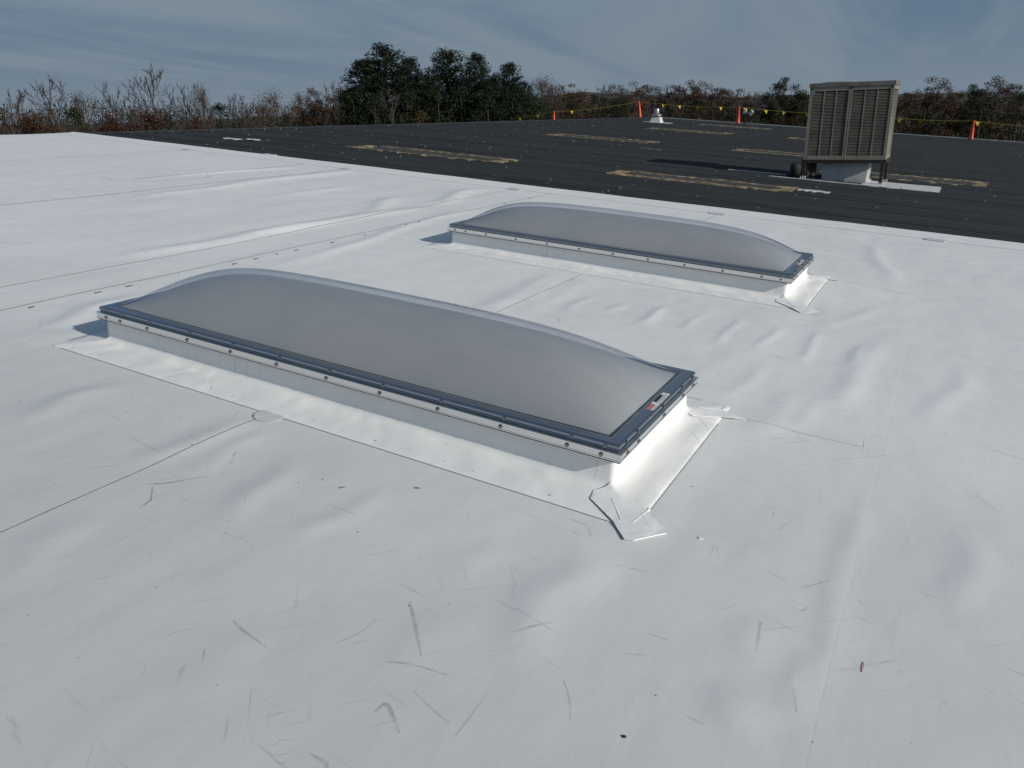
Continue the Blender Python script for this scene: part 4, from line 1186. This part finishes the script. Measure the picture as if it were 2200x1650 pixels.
def limb_tree(rnd, h, w, trunk_r, first, depth, kids, spread, up, gnarl=0.25, sides=5, minr=0.008):
    """recursive limbs; returns (MB trunk, MB limbs, tips)"""
    tr = MB(); lm = MB(); tips = []
    pts = []; p = Vector((0, 0, 0)); n = 9
    for i in range(n+1):
        t = i/n
        pts.append(Vector((rnd.gauss(0, 0.012*h*t), rnd.gauss(0, 0.012*h*t), h*0.97*t)))
    rad = [trunk_r*(1-0.93*(i/n)**0.9)+0.012 for i in range(n+1)]
    tr.tube(pts, rad, 7)
    def trunk_at(t):
        f = t*n; i = min(n-1, int(f)); return pts[i].lerp(pts[i+1], f-i), trunk_r*(1-0.93*t**0.9)+0.012
    def grow(p, d, L, r, dep):
        segs = 3; q = p.copy(); line = [q.copy()]
        for s in range(segs):
            d = (d+rvec(rnd)*gnarl+Vector((0, 0, up*0.22))).normalized(); q = q+d*(L/segs); line.append(q.copy())
        rr = [max(minr*0.7, r*(1-0.62*k/segs)) for k in range(segs+1)]
        lm.tube(line, rr, sides if dep > 1 else 3, cap=False)
        tips.append((line[-1], dep))
        if dep <= 0: return
        for k in range(kids):
            t = 0.35+0.65*(k+rnd.random()*0.8)/kids; t = min(t, 0.99)
            f = t*segs; i = min(segs-1, int(f)); b = line[i].lerp(line[i+1], f-i)
            nd = (d+rvec(rnd)*spread).normalized()
            grow(b, nd, L*rnd.uniform(0.48, 0.70), max(minr, rr[i]*0.55), dep-1)
    nl = int(9+h*0.5)
    for k in range(nl):
        t = first+(0.98-first)*(k+rnd.random())/nl
        b, r = trunk_at(t); a = k*2.4+rnd.random()
        sh = math.sin(math.pi*min(1, 0.25+0.85*(t-first)/(1-first)))**0.7
        L = w*0.5*(0.45+0.75*sh)*rnd.uniform(0.75, 1.15)
        el = 0.35+0.7*up*t
        grow(b, Vector((math.cos(a)*math.cos(el), math.sin(a)*math.cos(el), math.sin(el))), L, max(0.02, r*0.5), depth)
    return tr, lm, tips

def join_np(parts):
    co = []; q = []; b = 0
    for c, f_ in parts: co.append(c); q.append(f_+b); b += len(c)
    return np.concatenate(co), np.concatenate(q)

def tree_parts(kind, seed, h, w):
    rnd = random.Random(seed)
    if kind == 'pine':
        tr = MB(); n = 10
        pts = [Vector((rnd.gauss(0, 0.05)*i/n*2, rnd.gauss(0, 0.05)*i/n*2, h*0.985*i/n)) for i in range(n+1)]
        tr.tube(pts, [0.20*(1-i/n)+0.025 for i in range(n+1)], 8)
        clumps = []
        nb = int(h*8.5)
        round_top = rnd.random()
        for k in range(nb):
            t = 0.30+0.70*((k+rnd.random())/nb)
            z = h*t
            # crown outline: broad shoulders, rounded or pointed head
            u = (t-0.30)/0.70
            env = (math.sin(math.pi*min(1.0, 0.18+0.80*u))**0.62) if round_top < 0.6 else ((1-u)**0.62*0.95+0.10)
            L = w*0.5*env*rnd.uniform(0.55, 1.08)
            a = k*2.399+rnd.random()*0.8
            i = min(n-1, int(t*n/0.985)); b = pts[i].copy(); b.z = z
            tip = b+Vector((math.cos(a)*L, math.sin(a)*L, L*rnd.uniform(0.05, 0.45)))
            mid = b.lerp(tip, 0.5)+Vector((0, 0, -0.06*L))
            tr.tube([b, mid, tip], [0.045*(1-u)+0.02, 0.03, 0.012], 4, cap=False)
            r = rnd.uniform(0.34, 0.62)*(0.72 if u > 0.85 else 1)
            clumps.append((tip, r)); clumps.append((b.lerp(tip, 0.62)+rvec(rnd)*0.18, r*0.8))
            if L > 0.8: clumps.append((tip+rvec(rnd)*0.4, r*0.75))
        clumps.append((pts[-1], 0.32))
        for k in range(46):                      # inner mass
            t = 0.3+0.6*rnd.random(); a = rnd.random()*6.283; L = w*0.24*rnd.random()
            clumps.append(((math.cos(a)*L, math.sin(a)*L, h*t), rnd.uniform(0.4, 0.65)))
        c = clump_points(clumps, 250, rnd, 0.78)
        return tr, leaf_quads(c, 0.068, rnd, 2.8), None, M_BARKD, M_PINE
    if kind == 'cedar':
        tr = MB(); tr.tube([(0, 0, 0), (0.05, 0, h*0.5), (0, 0.05, h*0.96)], [0.16, 0.10, 0.02], 7)
        clumps = []
        for k in range(80):
            t = 0.25+0.74*rnd.random(); u = (t-0.25)/0.75
            env = math.sin(math.pi*min(1, 0.25+0.72*u))**0.7
            a = rnd.random()*6.283; L = w*0.5*env*math.sqrt(rnd.random())
            clumps.append(((math.cos(a)*L, math.sin(a)*L, h*t), rnd.uniform(0.3, 0.6)))
        return tr, leaf_quads(clump_points(clumps, 190, rnd, 0.8), 0.082, rnd, 1.9), None, M_BARKD, M_CEDAR
    if kind in ('oak', 'bigoak', 'russet', 'gold'):
        tr, lm, tips = limb_tree(rnd, h*0.94, w*0.8, 0.16, 0.40, 2, 3, 0.95, 0.6, minr=0.014)
        nC, per, sz, keep = dict(oak=(85, 420, 0.08, 0.8), bigoak=(135, 520, 0.085, 1.0), russet=(100, 420, 0.08, 1.0), gold=(70, 260, 0.075, 0.8))[kind]
        clumps = []
        z0, z1 = h*0.42, h
        for k in range(nC):
            v = rvec(rnd).normalized()*rnd.uniform(0.45, 0.92)
            zc = (z0+z1)/2+v.z*(z1-z0)/2
            clumps.append(((v.x*w*0.5+rnd.gauss(0, .1), v.y*w*0.5+rnd.gauss(0, .1), zc+rnd.gauss(0, .15)), rnd.uniform(0.25, 0.58)))
        c = clump_points(clumps, per, rnd, 0.75)
        mat = dict(oak=M_OAKL, russet=M_RUSSET, gold=M_GOLD, bigoak=M_BIGOAK)[kind]
        return tr, leaf_quads(c, sz, rnd, 1.35), lm, M_BARK, mat
    par = dict(bare=(0.35, 3, 3, 0.85, 0.9), thin=(0.35, 3, 3, 0.9, 0.8), oak=(0.42, 2, 3, 0.95, 0.45), russet=(0.25, 2, 3, 1.0, 0.4), gold=(0.3, 2, 3, 1.0, 0.5), bigoak=(0.4, 2, 3, 0.95, 0.45))[kind]
    tr, lm, tips = limb_tree(rnd, h, w, 0.16 if kind != 'bigoak' else 0.24, par[0], par[1], par[2], par[3], par[4], minr=0.015)
    lv = None
    if kind != 'bare':
        dens = dict(thin=13, oak=16, russet=30, gold=14, bigoak=34)[kind]
        rad = dict(thin=0.55, oak=0.30, russet=0.32, gold=0.28, bigoak=0.34)[kind]
        cl_ = []
        rs = np.random.RandomState(seed)
        for p, dep in tips:
            if dep <= 1 and rnd.random() < (0.8 if kind in ('thin', 'gold') else 0.92):
                q = rs.normal(size=(max(2, int(dens*rnd.uniform(0.2, 1.3))), 3))*rad*0.6
                cl_.append(q+np.array(p))
        c = np.concatenate(cl_)
        lv = leaf_quads(c, dict(thin=0.062, oak=0.115, russet=0.11, gold=0.10, bigoak=0.12)[kind], rnd, 1.35)
    mat = dict(bare=None, thin=M_THIN, oak=M_OAKL, russet=M_RUSSET, gold=M_GOLD, bigoak=M_BIGOAK)[kind]
    return tr, lv, lm, (M_BARKP if kind in ('bare',) else M_BARK), mat

PROTO = {}
H0 = dict(pine=14.0, cedar=10.5, bare=12.5, thin=12.0, oak=12.5, russet=10.8, gold=10.5, bigoak=12.0)
W0 = dict(pine=3.9, cedar=3.0, bare=3.6, thin=3.2, oak=3.9, russet=2.9, gold=2.6, bigoak=4.4)
NAMES = dict(pine='pine_tree', cedar='evergreen_tree', bare='bare_tree', thin='sparse_tree', oak='oak_tree', russet='russet_tree', gold='golden_shrub_tree', bigoak='broad_tree')
NVAR = dict(pine=5, cedar=3, bare=4, thin=3, oak=4, russet=2, gold=1, bigoak=2)
def proto(kind, k):
    key = (kind, k % NVAR[kind])
    if key in PROTO: return PROTO[key]
    tr, lv, lm, bark, leafm = tree_parts(kind, 100+hash(kind) % 1 + list(H0).index(kind)*37+key[1]*11, H0[kind], W0[kind])
    ms = [('trunk', tr.mesh('trunk', bark, True))]
    if lm: ms.append(('branches', lm.mesh('branches', bark, True)))
    if lv is not None: ms.append(('crown', np_mesh('crown', lv[0], lv[1], leafm)))
    PROTO[key] = ms
    return ms
TREES = [
  (-41.4, 47.4, 11.8, 3.4, 'pine', 'lowest dark pine on the shoulder of the clump beside the leaning bare tree', 'pines in the tall clump'),
  (-39.2, 46.6, 13.8, 4.5, 'pine', 'broad dark pine between the shoulder and the tallest pine', 'pines in the tall clump'),
  (-37.3, 46.9, 14.7, 5.5, 'pine', 'tallest and widest dark pine, highest top of the clump', 'pines in the tall clump'),
  (-37.5, 50.4, 14.0, 4.7, 'pine', 'dark pine just behind the tallest one in the clump', 'pines in the tall clump'),
  (-34.0, 48.0, 12.5, 3.9, 'pine', 'short dark pine before the gap in the clump', 'pines in the tall clump'),
  (-34.5, 51.3, 14.4, 4.7, 'pine', 'round headed dark pine between pointed ones in the clump', 'pines in the tall clump'),
  (-31.6, 50.7, 14.0, 3.6, 'pine', 'slim pointed pine beside the round headed one', 'pines in the tall clump'),
  (-29.5, 49.7, 12.4, 3.9, 'pine', 'short dark pine between the two pointed ones', 'pines in the tall clump'),
  (-30.5, 53.7, 13.4, 4.1, 'pine', 'pointed open pine on the low side of the clump', 'pines in the tall clump'),
  (-30.4, 56.0, 12.1, 3.2, 'pine', 'last low pine of the clump beside the brown trees', 'pines in the tall clump'),
  (-34.1, 43.0, 11.3, 2.8, 'bare', 'pale forked bare tree standing in front of the pines', 'leafless trees in the tree line'),
  (-31.8, 43.5, 10.5, 2.4, 'gold', 'olive gold shrubby tree in front of the pines', None),
  (-38.4, 42.1, 12.0, 1.8, 'bare', 'leaning bare tree touching the shoulder of the pine clump', 'leafless trees in the tree line'),
  (-48.0, 34.7, 13.2, 4.1, 'bare', 'tallest leafless tree, standing over russet foliage', 'leafless trees in the tree line'),
  (-49.9, 38.7, 12.1, 2.4, 'bare', 'leafless grey tree in the bare stand beyond the ridge', 'leafless trees in the tree line'),
  (-50.7, 40.9, 12.3, 2.5, 'bare', 'leafless grey tree in the bare stand beyond the ridge', 'leafless trees in the tree line'),
  (-50.6, 44.1, 11.6, 2.5, 'bare', 'leafless grey tree in the bare stand beyond the ridge', 'leafless trees in the tree line'),
  (-51.1, 46.5, 11.2, 2.6, 'bare', 'leafless grey tree in the bare stand beyond the ridge', 'leafless trees in the tree line'),
  (-45.6, 43.5, 11.7, 2.8, 'thin', 'round pale crowned sparse tree alone in the bare stand', 'sparse tan trees in the tree line'),
  (-47.6, 38.4, 11.9, 1.9, 'thin', 'sparse pale tan tree in the bare stand beyond the ridge', 'sparse tan trees in the tree line'),
  (-45.0, 46.9, 12.5, 3.0, 'oak', 'small brown oak beside the pine clump, farther from it', 'brown oaks in the tree line'),
  (-40.3, 43.0, 12.2, 3.0, 'oak', 'small brown oak tucked against the pine clump', 'brown oaks in the tree line'),
  (-55.1, 46.5, 11.3, 2.7, 'cedar', 'low dark evergreen among the bare trees by the ridge', 'low evergreens in the tree line'),
  (-40.7, 39.9, 10.2, 2.2, 'cedar', 'low dark evergreen among the bare trees by the ridge', 'low evergreens in the tree line'),
  (-45.1, 32.0, 10.9, 2.8, 'russet', 'russet leaved tree low behind the roof ridge', 'russet trees behind the ridge'),
  (-43.4, 34.1, 10.7, 2.1, 'russet', 'russet leaved tree low behind the roof ridge', 'russet trees behind the ridge'),
  (-48.5, 49.1, 11.3, 3.0, 'thin', 'sparse pale tan tree in the bare stand beyond the ridge', 'sparse tan trees in the tree line'),
  (-49.3, 36.3, 10.7, 2.3, 'cedar', 'low dark evergreen among the bare trees by the ridge', 'low evergreens in the tree line'),
  (-50.6, 47.0, 11.0, 3.5, 'thin', 'sparse pale tan tree in the bare stand beyond the ridge', 'sparse tan trees in the tree line'),
  (-51.9, 36.2, 11.4, 2.4, 'bare', 'leafless grey tree in the bare stand beyond the ridge', 'leafless trees in the tree line'),
  (-39.5, 77.2, 13.3, 3.8, 'thin', 'sparse pale tan tree among the far brown oaks', 'sparse tan trees in the tree line'),
  (-38.5, 80.0, 13.8, 5.6, 'oak', 'brown leaved oak in the far tree line behind the flags', 'brown oaks in the tree line'),
  (-38.0, 83.5, 13.1, 4.6, 'oak', 'brown leaved oak in the far tree line behind the flags', 'brown oaks in the tree line'),
  (-37.2, 89.3, 12.4, 4.2, 'bare', 'leafless grey tree among the far brown oaks', 'leafless trees in the tree line'),
  (-35.2, 88.0, 13.1, 3.9, 'oak', 'brown leaved oak in the far tree line behind the flags', 'brown oaks in the tree line'),
  (-32.0, 87.0, 13.5, 4.7, 'oak', 'brown leaved oak in the far tree line behind the flags', 'brown oaks in the tree line'),
  (-29.9, 89.9, 13.5, 5.1, 'oak', 'brown leaved oak in the far tree line behind the flags', 'brown oaks in the tree line'),
  (-27.6, 89.6, 13.5, 4.7, 'oak', 'brown leaved oak in the far tree line behind the flags', 'brown oaks in the tree line'),
  (-26.7, 92.0, 13.3, 4.4, 'oak', 'brown leaved oak in the far tree line behind the flags', 'brown oaks in the tree line'),
  (-25.1, 93.4, 13.0, 5.2, 'oak', 'brown leaved oak in the far tree line behind the flags', 'brown oaks in the tree line'),
  (-23.3, 96.0, 12.9, 5.3, 'oak', 'brown leaved oak in the far tree line behind the flags', 'brown oaks in the tree line'),
  (-21.8, 98.4, 11.3, 3.8, 'bare', 'leafless grey tree among the far brown oaks', 'leafless trees in the tree line'),
  (-36.0, 72.3, 11.9, 3.0, 'thin', 'sparse pale tan tree among the far brown oaks', 'sparse tan trees in the tree line'),
  (-29.0, 81.8, 11.3, 3.8, 'bare', 'leafless grey tree among the far brown oaks', 'leafless trees in the tree line'),
  (-31.8, 82.9, 11.6, 3.3, 'thin', 'sparse pale tan tree among the far brown oaks', 'sparse tan trees in the tree line'),
  (-26.4, 82.6, 11.0, 3.2, 'bare', 'leafless grey tree among the far brown oaks', 'leafless trees in the tree line'),
  (-22.3, 88.0, 10.7, 4.0, 'bare', 'leafless grey tree among the far brown oaks', 'leafless trees in the tree line'),
  (-32.4, 69.6, 10.7, 2.9, 'cedar', 'low dark evergreen in front of the far brown oaks', 'low evergreens in the tree line'),
  (-31.1, 72.3, 11.4, 3.0, 'cedar', 'low dark evergreen in front of the far brown oaks', 'low evergreens in the tree line'),
  (-29.7, 75.1, 11.0, 2.5, 'cedar', 'low dark evergreen in front of the far brown oaks', 'low evergreens in the tree line'),
  (-21.3, 73.8, 10.5, 3.8, 'cedar', 'low dark evergreen in front of the far brown oaks', 'low evergreens in the tree line'),
  (-18.8, 74.4, 10.3, 3.8, 'cedar', 'low dark evergreen in front of the far brown oaks', 'low evergreens in the tree line'),
  (-16.3, 73.0, 10.1, 3.3, 'cedar', 'low dark evergreen in front of the far brown oaks', 'low evergreens in the tree line'),
  (-16.0, 79.2, 11.1, 2.5, 'cedar', 'low dark evergreen in front of the far brown oaks', 'low evergreens in the tree line'),
  (-14.1, 77.5, 12.5, 4.2, 'bigoak', 'big round olive green tree rising beside the condenser unit', 'broad olive trees'),
  (-12.9, 79.8, 11.7, 3.0, 'bigoak', 'olive tree half hidden behind the condenser unit', 'broad olive trees'),
  (-23.1, 71.1, 9.9, 2.8, 'cedar', 'low dark evergreen in front of the far brown oaks', 'low evergreens in the tree line'),
  (-32.6, 65.0, 10.1, 2.3, 'cedar', 'low dark evergreen at the foot of the pine clump', 'low evergreens in the tree line'),
  (-59.5, 31.9, 12.1, 3.4, 'bare', 'leafless grey tree in the bare stand beyond the ridge', 'leafless trees in the tree line'),
  (-54.9, 31.8, 12.8, 4.0, 'bare', 'leafless grey tree in the bare stand beyond the ridge', 'leafless trees in the tree line'),
  (-57.3, 35.4, 12.0, 2.9, 'thin', 'sparse pale tan tree in the bare stand beyond the ridge', 'sparse tan trees in the tree line'),
  (-54.4, 36.1, 12.3, 2.9, 'bare', 'leafless grey tree in the bare stand beyond the ridge', 'leafless trees in the tree line'),
  (-50.5, 27.4, 11.0, 2.9, 'russet', 'russet leaved tree low behind the roof ridge', 'russet trees behind the ridge'),
  (-49.3, 29.4, 10.9, 2.5, 'cedar', 'low dark evergreen among the bare trees by the ridge', 'low evergreens in the tree line'),
  (-48.0, 31.3, 10.9, 2.5, 'russet', 'russet leaved tree low behind the roof ridge', 'russet trees behind the ridge'),
  (-3.6, 82.8, 11.8, 4.1, 'oak', 'brown leaved oak behind the condenser unit and past it', 'brown oaks in the tree line'),
  (-1.4, 84.9, 12.3, 4.2, 'oak', 'brown leaved oak behind the condenser unit and past it', 'brown oaks in the tree line'),
  (1.1, 87.0, 11.4, 4.3, 'bigoak', 'broad olive tree beyond the condenser unit', 'broad olive trees'),
  (3.5, 88.9, 12.4, 5.0, 'oak', 'brown leaved oak behind the condenser unit and past it', 'brown oaks in the tree line'),
  (-2.0, 74.9, 10.0, 3.8, 'cedar', 'low dark evergreen in front of the far brown oaks', 'low evergreens in the tree line'),
  (2.1, 75.0, 9.9, 3.8, 'cedar', 'low dark evergreen in front of the far brown oaks', 'low evergreens in the tree line'),
  (5.0, 80.9, 10.3, 4.0, 'cedar', 'low dark evergreen in front of the far brown oaks', 'low evergreens in the tree line'),
  (-10.9, 88.2, 12.2, 4.4, 'oak', 'brown leaved oak behind the condenser unit and past it', 'brown oaks in the tree line'),
  (-7.8, 88.5, 11.9, 4.4, 'oak', 'brown leaved oak behind the condenser unit and past it', 'brown oaks in the tree line'),
  (-37.3, 43.0, 11.5, 3.2, 'cedar', 'low dark evergreen at the foot of the pine clump', 'low evergreens in the tree line'),
  (-35.6, 43.1, 11.3, 3.2, 'cedar', 'low dark evergreen at the foot of the pine clump', 'low evergreens in the tree line'),
  (-34.4, 45.3, 11.4, 3.2, 'cedar', 'low dark evergreen at the foot of the pine clump', 'low evergreens in the tree line'),
  (-31.9, 45.8, 11.5, 3.2, 'cedar', 'low dark evergreen at the foot of the pine clump', 'low evergreens in the tree line'),
  (-31.1, 47.6, 11.6, 3.2, 'cedar', 'low dark evergreen at the foot of the pine clump', 'low evergreens in the tree line'),
  (-29.0, 47.7, 11.4, 3.2, 'cedar', 'low dark evergreen at the foot of the pine clump', 'low evergreens in the tree line'),
  (-28.4, 50.3, 11.4, 3.3, 'cedar', 'low dark evergreen at the foot of the pine clump', 'low evergreens in the tree line'),
  (-27.7, 51.9, 11.0, 2.6, 'cedar', 'low dark evergreen at the foot of the pine clump', 'low evergreens in the tree line'),
  (-60, 27, 12.4, 3.2, 'bare', 'leafless grey tree in the bare stand beyond the ridge', 'leafless trees in the tree line'),
  (-62, 21, 12.0, 3.0, 'thin', 'sparse pale tan tree in the bare stand beyond the ridge', 'sparse tan trees in the tree line'),
  (-61, 16, 12.8, 3.6, 'bare', 'leafless grey tree in the bare stand beyond the ridge', 'leafless trees in the tree line'),
  (-58, 22, 10.8, 3.0, 'russet', 'russet leaved tree low behind the roof ridge', 'russet trees behind the ridge'),
  (-60, 9, 12.2, 3.0, 'bare', 'leafless grey tree in the bare stand beyond the ridge', 'leafless trees in the tree line'),
  (-58, 13, 10.7, 2.8, 'cedar', 'low dark evergreen among the bare trees by the ridge', 'low evergreens in the tree line'),
  (-61, 2, 12.0, 3.2, 'thin', 'sparse pale tan tree in the bare stand beyond the ridge', 'sparse tan trees in the tree line'),
  (-58, 4, 10.8, 3.0, 'russet', 'russet leaved tree low behind the roof ridge', 'russet trees behind the ridge'),
  (-61, -6, 12.4, 3.4, 'bare', 'leafless grey tree in the bare stand beyond the ridge', 'leafless trees in the tree line')]
cnt = {}
def plant(x, y, h, w, kind, label, group):
    k = cnt.get(kind, 0); cnt[kind] = k+1
    e = empty(NAMES[kind]); e.location = (x, y, GZ)
    ws = max(0.6, min(1.6, w/W0[kind])); hs = h/H0[kind]
    e.scale = (ws*1.12, ws*1.12, hs); e.rotation_euler = (0, 0, k*1.7+0.4)
    for nm, me in proto(kind, k): link(nm, me, e)
    tag(e, label, 'tree' if kind != 'gold' else 'shrub', group)
for x, y, h, w, kind, label, group in TREES: plant(x, y, h, w, kind, label, group)

# woodland mass behind the trees one can tell apart
BELT = [(-76, -14, 3.6), (-76.5, 0, 3.6), (-75.5, 12, 3.6), (-73, 24, 3.6), (-69.6, 34.2, 3.6), (-68.4, 36.4, 3.6), (-67.0, 38.7, 3.5), (-65.5, 41.1, 3.5), (-63.9, 43.5, 3.4), (-62.1, 45.9, 3.4), (-60.2, 48.3, 3.3), (-58.1, 50.7, 3.2), (-55.8, 53.1, 3.2), (-53.4, 55.5, 3.1), (-53.4, 60.8, 3.4), (-50.5, 63.2, 3.5), (-47.5, 65.4, 3.4), (-44.4, 67.5, 3.3), (-41.2, 69.5, 3.2), (-40.0, 84, 3.6), (-45.2, 99, 4.4), (-42.6, 102.2, 4.3), (-37.9, 104.1, 4.1), (-33.2, 105.7, 4.0), (-28.5, 107.0, 3.8), (-23.9, 108.2, 3.6), (-19.3, 109.1, 3.4), (-14.8, 109.8, 3.2), (-10.4, 110.4, 3.0), (-6.2, 110.7, 2.8), (-2.0, 110.9, 2.6), (1.9, 111.0, 2.4), (5.8, 110.9, 2.3), (9.4, 110.7, 2.1), (16, 110, 2.0), (26, 106, 2.0)]
rnd = random.Random(77); rs = np.random.RandomState(77)
B = np.array(BELT); cen = []; stems = MB()
for i in range(len(B)-1):
    a, b = B[i], B[i+1]; n = int(20+np.linalg.norm(b[:2]-a[:2])*5)
    for k in range(n):
        t = rnd.random(); c = a*(1-t)+b*t
        dirv = c[:2]/np.linalg.norm(c[:2]); c = c.copy(); c[:2] += dirv*rnd.uniform(-5, 6)
        top = c[2]+max(-1.6, min(0.1, rnd.gauss(-0.75, 0.4))); r = rnd.uniform(0.5, 1.1)
        for z in np.arange(top-r, -3.0, -1.5):
            m_ = 46
            p = np.clip(rs.normal(size=(m_, 3)), -1.6, 1.6)*np.array([r*0.6, r*0.6, 0.8])*(1 if z < top-2 else 0.85)
            cen.append(p+np.array([c[0], c[1], z]))
        if rnd.random() < 0.5:
            stems.tube([(c[0], c[1], GZ), (c[0]+rnd.gauss(0, .2), c[1], top-1), (c[0]+rnd.gauss(0, .4), c[1], top+0.6)], [0.12, 0.05, 0.008], 4, cap=False)
co, q = leaf_quads(np.concatenate(cen), 0.10, rnd, 2.0)
wood = link('woodland', np_mesh('woodland', co, q, M_WOOD))
tag(wood, 'brown winter woodland massed behind the separate trees', 'woodland', kind='stuff')
so = stems.build('stems', M_BARK, wood); so['kind'] = 'stuff'
